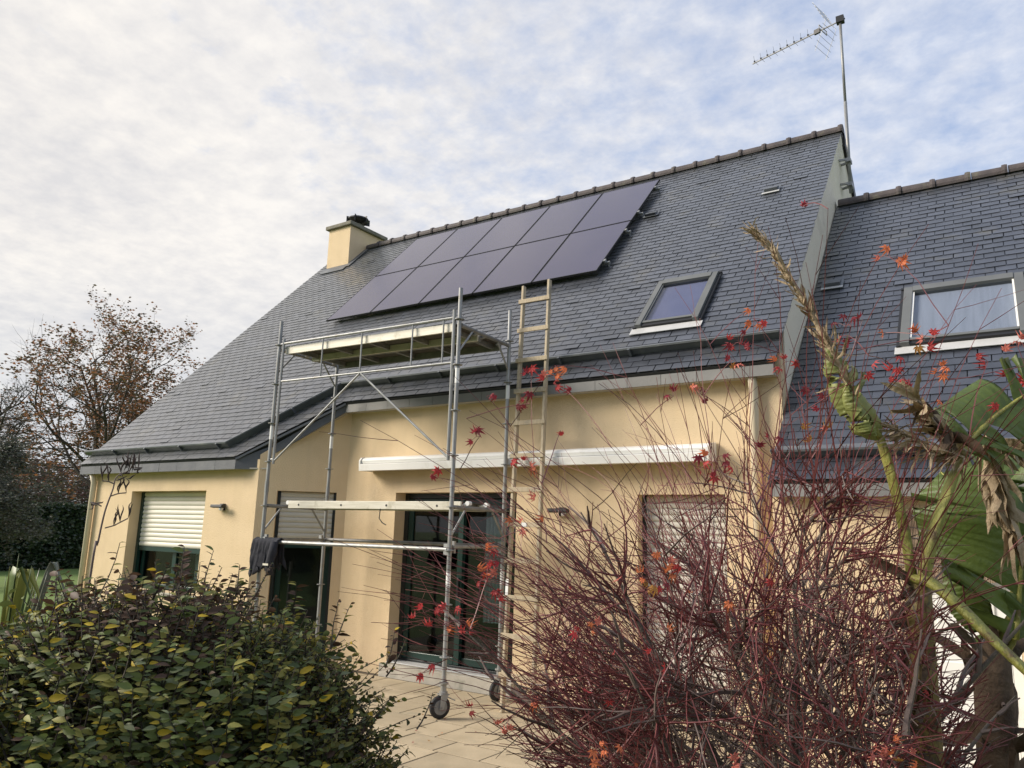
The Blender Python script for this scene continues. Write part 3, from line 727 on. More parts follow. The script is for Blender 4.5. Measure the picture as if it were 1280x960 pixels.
for k in range(9):
    p = bo + bd * (BL - .04 - k * .128) + V((0, 0, .012)); b = MB()
    b.box((-.012, -.012, 0), (.012, .012, .03), M=Matrix.Translation(p))
    b.build('element_holder', BLACK, an)
    b = MB(); q = p + V((0, 0, .02))
    for sx in (-1, 1):
        for sz in (-1, 1): b.bar(q, q + bs * sx * .075 + V((0, 0, sz * .055)) - bd * .03, .004, .004)
    b.build('director', GALV, an)
p = bo + bd * .40; MB().box((-.05, -.02, -.03), (.05, .02, .05), M=Matrix.Translation(p) @ Matrix.Rotation(math.atan2(bd.y, bd.x), 4, 'Z')).build('dipole_box', BLACK, an)
p = bo + bd * .30; MB().tube([p + bs * -.13 + V((0, 0, .02)), p + bs * .13 + V((0, 0, .02)), p + bs * .13 - V((0, 0, .05)), p + bs * -.13 - V((0, 0, .05)), p + bs * -.13 + V((0, 0, .02))], .007, 6).build('dipole', GALV_D, an)
for sz in (-1, 1):
    b = MB(); q0 = bo + bd * .16
    for j in range(5):
        t = .06 + j * .085; c = q0 + bd * t * .45 + V((0, 0, sz * t)); b.bar(c - bs * .24, c + bs * .24, .004, .004)
    for sx in (-.18, .18): b.bar(q0 + bs * sx, q0 + bs * sx + bd * .46 * .45 + V((0, 0, sz * .46)), .005, .005)
    b.build('reflector', GALV, an)

# ---------------------------------------------------------------- scaffold tower
SA, SB, SC_, SD = (V((-8.09, 6.442, 0)), V((-8.141, 7.532, 0)), V((-5.174, 6.576, 0)), V((-5.225, 7.666, 0)))
SB = SA + (SD - SC_)
su = (SC_ - SA).normalized(); sv = (SB - SA).normalized()
sca = thing('scaffold_tower', 'galvanised rolling scaffold tower with a high deck in front of the house', 'scaffold', tuple((SA + SD) / 2))
Z = lambda z: V((0, 0, z))
for c, zt in ((SA, 4.59), (SB, 4.24), (SC_, 4.63), (SD, 4.66)):
    mid = 2.42
    post = MB().tube([c + Z(.30), c + Z(mid)], .0245, 12).tube([c + Z(mid), c + Z(zt)], .0235, 12).tube([c + Z(mid - .10), c + Z(mid + .04)], .028, 12).build('post', GALV, sca, smooth=False)
    for z in (.60, 1.13, 1.69, 2.15, 2.71, 3.21, 3.73, 4.26):
        if z < zt: MB().lathe(c + Z(z - .004), (0, 0, 1), [(0, .024), (.0005, .056), (.0085, .056), (.009, .024)], 14).build('rosette', GALV, post)
    for z in ((1.30, 3.52) if c in (SC_, SD) else (3.0,)): MB().lathe(c + Z(z), (0, 0, 1), [(0, .0252), (.17, .0252)], 12).build('sticker', STICK, post)
def caster(c, ang):
    t = part('caster', sca); r = .115
    fx = V((math.cos(ang), math.sin(ang), 0)); sy = V((-fx.y, fx.x, 0)); w0 = c + fx * .035
    MB().lathe(w0 + Z(r) - sy * .022, sy, [(0, .072), (.001, .102), (.008, .112), (.024, .115), (.040, .112), (.047, .102), (.048, .072)], 24).build('tyre', RUBBER, t, smooth=True)
    b = MB().lathe(w0 + Z(r) - sy * .025, sy, [(0, .070), (.002, .074), (.052, .074), (.054, .070)], 24)
    b.lathe(w0 + Z(r) - sy * .031, sy, [(0, .026), (.066, .026)], 12)
    for k in range(5):
        a_ = k * 2 * math.pi / 5; dd = fx * math.cos(a_) + Z(math.sin(a_)); b.bar(w0 + Z(r) + sy * .002 + dd * .022, w0 + Z(r) + sy * .002 + dd * .066, .06, .014, up=dd.cross(sy))
    b.build('rim', GALV_D, t)
    b = MB()
    for s in (-1, 1): b.prism([w0 + Z(r - .02) + sy * s * .040 - fx * .022, w0 + Z(r - .02) + sy * s * .040 + fx * .022, c + Z(.235) + sy * s * .040 + fx * .04, c + Z(.235) + sy * s * .040 - fx * .04], sy * s * .005)
    b.box((-.05, -.046, .232), (.05, .046, .242), M=Matrix.Translation(c) @ Matrix.Rotation(ang, 4, 'Z')); b.build('fork', GALV, t)
    MB().tube([w0 + Z(r) - sy * .052, w0 + Z(r) + sy * .052], .010, 8).build('axle', GALV_D, t)
    MB().lathe(c, (0, 0, 1), [(.243, .045), (.262, .045), (.265, .032), (.33, .030), (.335, .05), (.352, .05), (.354, .024)], 14).build('spindle', GALV, t)
    MB().bar(c + Z(.215) - fx * .03, c + Z(.17) - fx * .13, .05, .012, up=Z(1)).build('brake_lever', GALV, t)
caster(SA, R(200)); caster(SB, R(150)); caster(SC_, R(245)); caster(SD, R(262))
def tubeo(a, c, r, nm, m=GALV, n=10): return MB().tube([a, c], r, n).build(nm, m, sca, smooth=False)
for (p, q) in ((SA, SB), (SC_, SD)):
    for z in (2.15, 4.20):
        e = (q - p).normalized()
        tubeo(p + Z(z) + e * .03, q + Z(z) - e * .03, .024, 'transom', GALV_D)
        tubeo(p + Z(z - .30) + e * .02, p + Z(z - .02) + e * .27, .012, 'knee_brace'); tubeo(q + Z(z - .30) - e * .02, q + Z(z - .02) - e * .27, .012, 'knee_brace')
    tubeo(p + Z(1.73) + (q - p).normalized() * .03, q + Z(1.73) - (q - p).normalized() * .03, .02, 'transom')
    for s in (0.06, .94):
        c = p + (q - p) * s; MB().bar(c + Z(1.66), c + Z(1.79), .03, .05).build('wedge_coupler', GALV, sca)
tubeo(SA + Z(1.70) + su * .03, SC_ + Z(1.70) - su * .03, .0235, 'ledger'); tubeo(SB + Z(1.735) + su * .03, SD + Z(1.735) - su * .03, .0235, 'ledger', GALV_D)
for c, s in ((SA, 1), (SC_, -1)): MB().bar(c + Z(1.64) + su * s * .045, c + Z(1.76) + su * s * .045, .03, .05).build('wedge_coupler', GALV, sca)
# lower plank and upper deck, hooked on the transoms
def deck(v0, v1, z, th, nm, mside, mund, u0=.06, u1=2.94):
    d = part(nm, sca)
    P = lambda u_, v_, zz: SA + su * u_ + sv * v_ + Z(zz)
    def bx(ua, ub, va, vb, za, zb): return MB().add([P(ua, va, za), P(ub, va, za), P(ub, vb, za), P(ua, vb, za), P(ua, va, zb), P(ub, va, zb), P(ub, vb, zb), P(ua, vb, zb)], [(0, 3, 2, 1), (4, 5, 6, 7), (0, 1, 5, 4), (1, 2, 6, 5), (2, 3, 7, 6), (3, 0, 4, 7)])
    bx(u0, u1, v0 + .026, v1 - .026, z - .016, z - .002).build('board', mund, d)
    bx(u0, u1, v0, v0 + .025, z - th, z).build('edge_rail', mside, d, bevel=.003); bx(u0, u1, v1 - .025, v1, z - th, z).build('edge_rail', mside, d, bevel=.003)
    k = 5
    for i in range(k):
        uu = u0 + .12 + (u1 - u0 - .24) * i / (k - 1); bx(uu - .02, uu + .02, v0 + .026, v1 - .026, z - th * .75, z - .0165).build('cross_member', GALV_D, d)
    for ue, s in ((u0, -1), (u1, 1)):
        for vv in (v0 + .07, v1 - .07):
            c = P(ue + s * .06, vv, z - .02); MB().lathe(c - sv * .03, sv, [(0, .028), (.06, .028)], 10).bar(c, P(ue - s * .03, vv, z - .04), .05, .02).build('hook', STICK if z < 3 else GALV, d)
    for uu in (.28, 1.02, 1.75, 2.5):
        if z < 3: MB().lathe(P(uu, v0 - .0025, z - .05), sv, [(0, .014), (.002, .014)], 10).build('rivet_hole', BLACK, d)
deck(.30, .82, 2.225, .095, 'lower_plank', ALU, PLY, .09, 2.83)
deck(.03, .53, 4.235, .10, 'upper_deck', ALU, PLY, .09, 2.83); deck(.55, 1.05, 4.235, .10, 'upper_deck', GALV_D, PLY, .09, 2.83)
# front guard frame with V brace
g0 = -sv * .004
def G(u_, z): return SA + su * u_ + g0 + Z(z)
gd = part('guard_frame', sca)
def gt(a, c, r, nm): MB().tube([a, c], r, 8).build(nm, GALV, gd)
gt(G(.083, 2.68), G(.083, 4.34), .017, 'upright'); gt(G(2.847, 2.66), G(2.847, 4.38), .02, 'upright')
gt(G(.10, 4.27), G(2.83, 4.285), .016, 'top_rail'); gt(G(.10, 3.76), G(2.83, 3.76), .013, 'mid_rail')
for u_ in (.80, 1.46, 2.25, 2.70): gt(G(u_, 3.76), G(u_, 4.27), .010, 'baluster')
gt(G(1.46, 3.75), G(.10, 2.72), .012, 'brace'); gt(G(1.48, 3.75), G(2.83, 2.70), .014, 'brace')
for u_, zz in ((.0, 4.27), (2.92, 4.27), (.0, 2.74), (2.92, 2.74)):
    gt(SA + su * u_ + Z(zz), SA + su * (.083 if u_ < 1 else 2.847) + Z(zz), .012, 'clamp')
wire = [SA + su * 1.66 + sv * .30 + Z(2.135), SA + su * 1.66 + sv * .29 + Z(2.02), SA + su * 1.72 + sv * .28 + Z(1.97), SA + su * 1.78 + sv * .28 + Z(1.945)]
MB().tube(wire, .006, 6).build('hanging_hook', BLACK, sca)

# ---------------------------------------------------------------- ladder
lad = thing('ladder', 'long weathered wooden ladder leaning on the eave beside the scaffold', 'ladder', (-4.66, 7.2, 0))
LK = .14; LX = -.065
def lp(s, z): return V((-4.855 + .385 * s + LX * z, 7.2 + LK * z, z))
for s in (0, 1):
    MB().bar(lp(s, 0), lp(s, 5.04 + .03 * s), .034, .062, up=V((0, 1, 0))).build('stile', WOOD, lad, bevel=.006)
nr = 12
for i in range(nr):
    z = .38 + i * .403
    a = lp(-.10, z) ; c = lp(1.10, z); off = V((0, -.042, 0))
    MB().bar(a + off, c + off, .024, .055).build('rung', WOOD, lad, bevel=.004)
MB().bar(lp(0, 1.18) + V((0, -.034, 0)), lp(0, 1.38) + V((0, -.034, 0)), .036, .005, up=V((0, 1, 0))).build('sticker', STICK, lad)
MB().bar(lp(.45, .38 + 4 * .403) + V((0, -.056, 0)), lp(.62, .38 + 4 * .403) + V((0, -.056, 0)), .005, .045).build('sticker', STICK, lad)

# ---------------------------------------------------------------- jacket over the rail
jk = MB(); jr = random.Random(5)
NU, NVv = 22, 22
def jpt(i, j):
    u_ = -.11 + .46 * i / NU; t = (j / NVv) * 2 - 1
    drop = (.40 - .12 * (i / NU) + .04 * math.sin(i * 1.3)) if t < 0 else (.30 + .05 * math.sin(i * .9))
    arc = .055
    if abs(t) < .12: y_ = math.sin(t / .12 * math.pi / 2) * arc; z_ = 1.70 + .052 * math.cos(t / .12 * math.pi / 2) * 1.0
    else:
        k = (abs(t) - .12) / .88; y_ = math.copysign(arc + .012 * math.sin(i * 1.9 + k * 3) + .02 * k, t); z_ = 1.70 - drop * k
    fold = .022 * math.sin(i * 1.75) * (0.3 + min(1, abs(t) * 1.5)) + .012 * noise.noise(V((i * .5, j * .5, 3)))
    return SA + su * (u_ + .03 * abs(t) * math.sin(j * .5 + i)) + sv * (y_ + math.copysign(abs(fold), t if t else 1)) + Z(z_ + .01 * noise.noise(V((i * .4, j * .3, 9))))
for j in range(NVv + 1):
    for i in range(NU + 1): jk.v.append(tuple(jpt(i, j)))
for j in range(NVv):
    for i in range(NU):
        a = j * (NU + 1) + i; jk.f.append((a, a + 1, a + NU + 2, a + NU + 1)); jk.m.append(0)
jo = thing('jacket', 'dark navy work jacket draped over the lower scaffold rail', 'jacket', tuple(SA + Z(1.4)))
o = jk.build('body', CLOTH, jo, smooth=True); md = o.modifiers.new('s', 'SOLIDIFY'); md.thickness = .012
b = MB().tube([SA + su * .30 - sv * .07 + Z(1.70), SA + su * .31 - sv * .085 + Z(1.58), SA + su * .27 - sv * .09 + Z(1.44), SA + su * .29 - sv * .09 + Z(1.30)], [.04, .055, .05, .045], 10)
b.build('sleeve', CLOTH, jo, smooth=True)
MB().box((-.05, -.002, -.012), (.05, .002, .012), M=Matrix.Translation(SA + su * .27 - sv * .15 + Z(1.43))).build('reflective_tab', ALU, jo)

# ---------------------------------------------------------------- things seen through the patio door
cu = MB(); n = 60
for j in range(13):
    for i in range(n + 1):
        x = -5.98 + .34 * i / n; cu.v.append((x, 8.36 + .03 * math.sin(i * .62) * (.4 + j / 14), .75 + 1.6 * j / 12))
for j in range(12):
    for i in range(n):
        a = j * (n + 1) + i; cu.f.append((a, a + 1, a + n + 2, a + n + 1)); cu.m.append(0)
tag(cu.build('curtain', CURT, smooth=True), 'white net curtain hanging behind the patio door glass', 'curtain')
cu = MB()
for j in range(9):
    for i in range(41):
        x = -11.05 + .55 * i / 40; cu.v.append((x, 7.55 + .025 * math.sin(i * .7), .7 + 1.2 * j / 8))
for j in range(8):
    for i in range(40):
        a = j * 41 + i; cu.f.append((a, a + 1, a + 42, a + 41)); cu.m.append(0)
tag(cu.build('curtain', CURT, smooth=True), 'pale curtain behind the half shuttered wide window', 'curtain')
tb = thing('dining_table', 'dark wooden dining table in the room behind the patio door', 'table', (-6.2, 9.9, .10))
DW = mat('dark_wood', (0.035, 0.022, 0.014), (0.06, 0.038, 0.025), 6, 0.4)
MB().box((-7.0, 9.4, .82), (-5.3, 10.4, .86)).build('tabletop', DW, tb, bevel=.005)
for x in (-6.92, -5.38):
    for y in (9.48, 10.32): MB().bar((x, y, .10), (x, y, .818), .07, .07).build('leg', DW, tb)
def chair(x, y, lab):
    t = thing('dining_chair', lab, 'chair', (x, y, .10))
    MB().box((x - .21, y - .21, .53), (x + .21, y + .21, .57)).build('seat', DW, t, bevel=.01)
    for sx in (-.18, .18):
        MB().bar((x + sx, y + .18, .10), (x + sx, y + .18, .528), .04, .04).build('leg', DW, t)
        MB().bar((x + sx, y - .2, .10), (x + sx, y - .24, 1.08), .04, .04).build('leg', DW, t)
    for z in (.72, .86, 1.0): MB().bar((x - .16, y - .225, z), (x + .16, y - .225, z), .05, .02).build('back_slat', DW, t)
chair(-5.75, 9.1, 'dark dining chair behind the right glass panel of the patio door')
chair(-6.6, 9.1, 'dark dining chair behind the left glass panel of the patio door')

# bamboo blind over the top of the wing door
BAM = mat('reed', (0.15, 0.10, 0.065), (0.30, 0.22, 0.145), 9, 0.8, island=.35)
bb = thing('reed_screen', 'brown split reed screen hanging on the low wing wall', 'screen', (-.5, 7.42, 1.6))
srr = random.Random(2); st = MB()
for i in range(62):
    x = -.95 + i * .0118; st.tube([(x, 7.455 + srr.uniform(-.003, .003), 2.18), (x + srr.uniform(-.002, .002), 7.455, 1.62 + srr.uniform(-.02, .02))], .0052, 5)
st.build('reeds', BAM, bb, kind='stuff')
for z in (1.72, 1.95, 2.14): MB().bar((-.96, 7.446, z), (-.21, 7.446, z), .006, .006).build('binding_wire', GALV_D, bb)

# ---------------------------------------------------------------- plants
def perp(d):
    x = d.cross(V((0, 0, 1)) if abs(d.z) < .95 else V((1, 0, 0))); x.normalize(); return x, d.cross(x)
def rdir(g): 
    while True:
        v = V((g.uniform(-1, 1), g.uniform(-1, 1), g.uniform(-1, 1)))
        if .05 < v.length < 1: return v.normalized()
def swerve(d, ang, g):
    x, y = perp(d); a = g.uniform(0, 2 * math.pi)
    return (d * math.cos(ang) + (x * math.cos(a) + y * math.sin(a)) * math.sin(ang)).normalized()
def curve(p, d, length, segs, wob, g, trop=V((0, 0, 0)), r0=.01, r1=.005):
    pts = [p.copy()]; rad = [r0]; d = d.copy(); st = length / segs
    for i in range(segs):
        d = (d + rdir(g) * wob + trop).normalized(); p = p + d * st; pts.append(p); rad.append(r0 + (r1 - r0) * (i + 1) / segs)
    return pts, rad, d

def leaf_mats(defs, rough=.45, transl=.2, spec=.5):
    return [mat(nm, c, tuple(min(1, k * 1.25) for k in c), 20, rough, 0, spec=spec, island=.25, transl=transl) for nm, c in defs]

# --- background trees
def tree(name, label, base, height, spread, trunk_r, seed, leafn, lmats, lsize, levels=(7, 6, 5, 4), lean=V((0, 0, 0)), leafzone=None, split=.3, twigs=True, bark=None):
    g = random.Random(seed); t = thing(name, label, 'tree', tuple(base)); tr, br = MB(), MB(); ends = []
    base = V(base)
    pts, rad, d = curve(base, (V((0, 0, 1)) + lean).normalized(), height * .62, 9, .10, g, r0=trunk_r, r1=trunk_r * .35)
    pts[0] = base - V((0, 0, .1)); rad[0] *= 1.5
    tr.tube(pts, rad, 9)
    def rec(p, d, ln, r, lv):
        segs = 5 if lv < 2 else 4
        q, rd, de = curve(p, d, ln, segs, .22, g, V((0, 0, .045)), r, r * .35)
        br.tube(q, rd, 5 if lv < 2 else 3, caps=False)
        if lv >= len(levels) - 1: ends.append((q[-1], q[-2])); return
        for k in range(levels[lv + 1]):
            f_ = .25 + .75 * (k + g.random()) / levels[lv + 1]; i = min(segs - 1, int(f_ * segs)); pp_ = q[i].lerp(q[i + 1], f_ * segs - i)
            rec(pp_, swerve(de if k == 0 else d, R(g.uniform(25, 62)), g), ln * g.uniform(.45, .66), max(.008, r * .42), lv + 1)
    for k in range(levels[0]):
        f_ = split + (1 - split) * (k + g.random() * .8) / levels[0]; i = min(8, int(f_ * 9)); pp_ = pts[i].lerp(pts[i + 1], min(1, f_ * 9 - i))
        a = k * 2.4 + g.random(); el_ = R(g.uniform(8, 50) + 35 * f_)
        dd = V((math.cos(a) * math.cos(el_), math.sin(a) * math.cos(el_), math.sin(el_)))
        rec(pp_, dd, spread * g.uniform(.65, 1.0) * (1.15 - .45 * f_), trunk_r * .32, 0)
    tr.build('trunk', bark or BARK, t, smooth=True); br.build('branches', bark or BARK, t, kind='stuff')
    if leafn:
        lf = MB()
        ce = [e for e in ends if (leafzone is None or leafzone(e[0] - base, g))]
        for i in range(leafn):
            e, e2 = ce[g.randrange(len(ce))]; c = e.lerp(e2, g.random() * 1.4) + rdir(g) * g.random() * lsize * 3.0
            n1 = rdir(g); x, y = perp(n1); s = lsize * g.uniform(.6, 1.3)
            lf.add([c - x * s * .5, c + y * s * .28 + n1 * s * .1, c + x * s * .5, c - y * s * .28 + n1 * s * .1], [(0, 1, 2, 3)], g.randrange(len(lmats)))
        lf.build('crown', lmats, t, kind='stuff')
    return t
OAKL = leaf_mats([('oak_leaf_rust', (0.30, 0.125, 0.045)), ('oak_leaf_brown', (0.19, 0.095, 0.045)), ('oak_leaf_olive', (0.10, 0.082, 0.036)), ('oak_leaf_dark', (0.075, 0.054, 0.036))], .7, .25)
GRYL = leaf_mats([('grey_leaf', (0.075, 0.085, 0.06)), ('grey_leaf_dark', (0.045, 0.055, 0.042)), ('grey_leaf_dull', (0.06, 0.06, 0.048))], .6, .2)
pb = at(128, 640, 46); pb.z = 0
tree('oak_tree', 'spreading oak with rusty brown autumn leaves behind the house', pb, 10.2, 7.2, .34, 29, 24000, OAKL, .16, (12, 6, 5, 5),
     leafzone=lambda o, g: (o.dot(RT) > -1.6 and g.random() < .9) or (o.z < 8.3 and g.random() < .35))
pb = at(-28, 640, 44); pb.z = 0
tree('bare_tree', 'leafless grey tree standing behind the grey green tree', pb, 10.2, 4.2, .28, 8, 900, GRYL, .13, (9, 6, 5, 4))
pb = at(-22, 640, 27); pb.z = 0
tree('willow_leaved_tree', 'grey green fine leaved tree beside the clipped hedge', pb, 5.2, 1.55, .12, 5, 14000, GRYL, .10, (9, 6, 5, 4), split=.08)
# hedge
HEDL = leaf_mats([('hedge_leaf', (0.022, 0.042, 0.016)), ('hedge_leaf_dark', (0.012, 0.026, 0.011)), ('hedge_leaf_mid', (0.032, 0.052, 0.022))], .4, .15)
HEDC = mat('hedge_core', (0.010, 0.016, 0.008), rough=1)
def hedge(name, label, p0, p1, hgt, wid, nl, seed, ls):
    g = random.Random(seed); t = thing(name, label, 'hedge', tuple((V(p0) + V(p1)) / 2)); p0 = V(p0); p1 = V(p1); u = (p1 - p0); Ln = u.length; u /= Ln; n = V((u.y, -u.x, 0))
    core = MB(); P = lambda s, d, z: p0 + u * s + n * d + V((0, 0, z))
    h2 = wid / 2 - .15
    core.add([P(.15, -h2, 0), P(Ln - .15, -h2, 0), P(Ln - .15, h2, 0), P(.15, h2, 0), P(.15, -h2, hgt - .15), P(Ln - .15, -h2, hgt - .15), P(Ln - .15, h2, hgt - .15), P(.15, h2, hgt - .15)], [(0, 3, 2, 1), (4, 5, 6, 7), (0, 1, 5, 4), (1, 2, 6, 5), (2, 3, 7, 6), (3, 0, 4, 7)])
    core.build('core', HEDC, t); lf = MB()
    for i in range(nl):
        s = g.uniform(0, Ln); k = g.random(); dep = abs(g.gauss(0, .09))
        bump = .10 * noise.noise(P(s, 0, k * 4) * 1.3) + .05
        if k < .22: c = P(s, g.uniform(-wid / 2, wid / 2), hgt - dep + bump)
        else: c = P(s, (1 if k > .61 else -1) * (wid / 2 - dep + bump), g.uniform(0, hgt))
        n1 = (rdir(g) + (n * (1 if k > .61 else -1)) * .6).normalized(); x, y = perp(n1); z_ = ls * g.uniform(.6, 1.3)
        lf.add([c - x * z_ * .5, c + y * z_ * .3, c + x * z_ * .5, c - y * z_ * .3], [(0, 1, 2, 3)], g.randrange(3))
    lf.build('foliage', HEDL, t, kind='stuff')
h0 = at(-110, 700, 34); h1 = at(165, 700, 40); h0.z = h1.z = -.03
hedge('hedge', 'clipped dark green hedge at the far edge of the lawn', h0, h1, 2.55, 1.5, 26000, 4, .17)
hedge('reflection_hedge', 'tall evergreen hedge added out of view to darken the reflections in the house glass', V((-16, -11, -.03)), V((14, -13, -.03)), 6.2, 1.8, 12000, 9, .35)  # unseen hedge, added and made tall so the patio glass reflects dark
# far wood: brownish scrub behind hedge
wg = random.Random(31); fl = MB()
for k in range(60):
    c = at(-160 + k * 6.5 + wg.uniform(-6, 6), 640, wg.uniform(56, 80)); c.z = wg.uniform(1.0, 4.6); rr = wg.uniform(2.4, 4.4)
    for i in range(800):
        dv = rdir(wg); dv.z = abs(dv.z) * .9; q = c + dv * rr * wg.uniform(.55, 1.05); n1 = rdir(wg); x, y = perp(n1); s = wg.uniform(.14, .34)
        fl.add([q - x * s * .5, q + y * s * .22, q + x * s * .5, q - y * s * .22], [(0, 1, 2, 3)], wg.randrange(4))
WOODL = leaf_mats([('scrub_brown', (0.085, 0.058, 0.042)), ('scrub_grey', (0.075, 0.068, 0.055)), ('scrub_green', (0.05, 0.058, 0.034)), ('scrub_red', (0.10, 0.048, 0.04))], .8, .2)
o = fl.build('woodland', WOODL); o['kind'] = 'stuff'; tag(o, 'hazy brown scrub and woodland beyond the hedge', 'woodland')

# --- evergreen shrub in front
SHL = leaf_mats([('shrub_leaf_dark', (0.050, 0.070, 0.024)), ('shrub_leaf', (0.100, 0.128, 0.036)), ('shrub_leaf_olive', (0.21, 0.20, 0.05)), ('shrub_leaf_grey', (0.15, 0.175, 0.09)), ('shrub_leaf_bronze', (0.075, 0.044, 0.028)), ('shrub_leaf_yellow', (0.44, 0.32, 0.03))], .55, .24, .28)
def ovate(L_, W_, fold=.18, curl=.12):
    pts = [(0, 0), (.18, .36), (.42, .5), (.72, .34), (1, 0)]
    b = MB(); up = []
    for t, w_ in pts:
        zc = -curl * L_ * t * t
        b.v += [(t * L_, -w_ * W_, zc + fold * w_ * W_), (t * L_, 0, zc), (t * L_, w_ * W_, zc + fold * w_ * W_)]
    for i in range(4):
        a = i * 3
        for k in (0, 1): b.f.append((a + k, a + 3 + k, a + 4 + k, a + 1 + k)); b.m.append(0)
    # merge tips: first and last rows collapse to triangles
    f2 = []
    for f_ in b.f:
        f2.append(f_)
    b.f = [(1, 4, 3), (1, 5, 4)] + [f_ for f_ in f2 if min(f_) >= 3 and max(f_) < 12] + [(9, 10, 13), (10, 11, 13)]
    b.f = [(1, 3, 4), (1, 4, 5)] + [tuple(f_) for f_ in f2 if min(f_) >= 3 and max(f_) < 12] + [(9, 13, 10), (10, 13, 11)]
    keep = sorted({i for f_ in b.f for i in f_}); mp = {k: i for i, k in enumerate(keep)}
    b.v = [b.v[k] for k in keep]; b.f = [tuple(mp[i] for i in f_) for f_ in b.f]; b.m = [0] * len(b.f)
    return b
LT = ovate(1, .43, .30, .22)
LTV = [V(v) for v in LT.v]
def frame(c, d, nrm, s):
    d = d.normalized(); y = nrm.cross(d)
    if y.length < 1e-3: y = perp(d)[0]
    y.normalize(); z = d.cross(y)
    M = Matrix((d * s, y * s, z * s)).transposed().to_4x4(); M.translation = c; return M
sh = thing('evergreen_shrub', 'large rounded evergreen shrub with green and a few yellow leaves in front of the house', 'shrub', tuple(V((at(215, 900, 3.35).x, at(215, 900, 3.35).y, 0))))
sg = random.Random(17)
shc = at(192, 900, 3.30); shc.z = .68
sx_ = V((shc.x, shc.y, 0)).normalized(); sr = V((sx_.y, -sx_.x, 0))       # away from the camera, and to the right
lobes = [(shc, 1.0, .84, 1.08), (shc + sr * .34 - V((0, 0, .06)) - sx_ * .1, .64, .7, .88), (shc - sr * .55 + sx_ * .05 - V((0, 0, .12)), .85, .75, .96), (shc + sr * .68 - V((0, 0, .26)), .36, .5, .50)]
stems = MB(); leaves = []
def shoot(p, d, ln, nl, size, bronze):
    hd = V((p.x - shc.x, p.y - shc.y, 0)); hd = hd.normalized() if hd.length > .01 else V((0, 0, 1))
    pts, rad, de = curve(p, d, ln, 5, .14, sg, V((0, 0, .04)), .0042, .0014)
    stems.tube(pts, rad, 3, caps=False)
    for k in range(nl):
        f_ = .08 + .92 * k / (nl - 1); i = min(4, int(f_ * 5)); c = pts[i].lerp(pts[i + 1], f_ * 5 - i); ax = (pts[i + 1] - pts[i]).normalized()
        x, y = perp(ax); a = k * 1.57 + sg.uniform(-.4, .4) + (k % 2) * 1.57
        out_ = (x * math.cos(a) + y * math.sin(a))
        ld = (out_ * 1.0 + ax * .55 + V((0, 0, -.12))).normalized(); nr_ = (ax * .7 - out_ * .2 + V((0, 0, .35)) + hd * .55 + rdir(sg) * .75).normalized()
        z_ = sg.random()
        if bronze and sg.random() < .6: mi = 4
        elif z_ < .06: mi = 5
        elif z_ < .20: mi = 0
        elif z_ < .58: mi = 1
        elif z_ < .86: mi = 2
        elif z_ < .96: mi = 3
        else: mi = 4
        leaves.append((c, ld, nr_, size * (sg.uniform(.5, 1.0) if sg.random() < .7 else sg.uniform(.9, 1.5)), mi))
NSH = 9500
for k in range(NSH):
    lb = lobes[sg.choices((0, 1, 2, 3), (5, 3, 3.4, 1.6))[0]]
    dv = rdir(sg)
    if dv.z < -.55: dv.z = -dv.z
    rad_ = 1 + .10 * noise.noise(dv * 2.3 + lb[0])
    def sp(f_): return lb[0] + (sr * dv.dot(sr) * lb[1] + sx_ * dv.dot(sx_) * lb[2] + V((0, 0, dv.z * lb[3]))) * rad_ * f_
    e = sp(1.0)
    if e.z < .12: continue
    ins = False
    for l2 in lobes:
        if l2 is lb: continue
        q = e - l2[0]
        if (q.dot(sr) / l2[1]) ** 2 + (q.dot(sx_) / l2[2]) ** 2 + (q.z / l2[3]) ** 2 < .62: ins = True
    if ins: continue
    long_ = sg.random() < .05 and dv.z > .3
    dep = sg.random() ** 1.6 * .36
    p = sp(.78 - dep)
    d = (e - p).normalized(); d = (d + V((0, 0, .08)) + rdir(sg) * .75).normalized()
    shoot(p, d, sg.uniform(.17, .26) * (1.35 if long_ else 1), 13 if not long_ else 15, .039 if not long_ else .034, e.z > 1.62)
# tall dark sprigs along the top
nl0 = len(leaves)
for px, py, ln in ((130, 730, .26), (160, 712, .30), (235, 690, .26), (205, 705, .24), (335, 690, .26), (300, 700, .2), (420, 735, .24), (450, 745, .34), (500, 770, .26), (378, 720, .2), (96, 735, .25), (520, 800, .28), (545, 850, .25)):
    q = at(px, py + 12, 3.2); p = min((l_[0] for l_ in leaves[:nl0]), key=lambda c: (c - q).length + .8 * max(0, c.z - q.z + .1))
    if (q - p).length > .28: continue
    shoot(p - V((0, 0, .05)), ((q - p).normalized() + V((0, 0, .25)) + rdir(sg) * .15).normalized(), min(.34, max(.14, (q - p).length + .03)), 13, .036, True)
for k in range(46):         # inner limbs
    a = sg.uniform(0, 6.28); p = V((shc.x, shc.y, 0)) + V((math.cos(a), math.sin(a), 0)) * sg.uniform(0, .35)
    dv = V((math.cos(a), math.sin(a), sg.uniform(.7, 2.0))).normalized()
    pts, rad, de = curve(p, dv, sg.uniform(.8, 1.3), 6, .15, sg, V((0, 0, .05)), .015, .005); stems.tube(pts, rad, 5)
stems.build('stems', BARK, sh, kind='stuff')
def occl(l):           # near, in frame
    return (not inframe(l[0], -4), (l[0] - CAM).length)
leaves.sort(key=occl)
LME = [LT.mesh('leaf', m, True) for m in SHL]
for c, d, n1, s, mi in leaves[:300]: link('leaf', LME[mi], sh, frame(c, d, n1, s))
lm = MB()
for c, d, n1, s, mi in leaves[300:]:
    M = frame(c, d, n1, s); lm.add([M @ v for v in LTV], LT.f, mi)
lm.build('foliage', SHL, sh, smooth=True, kind='stuff')

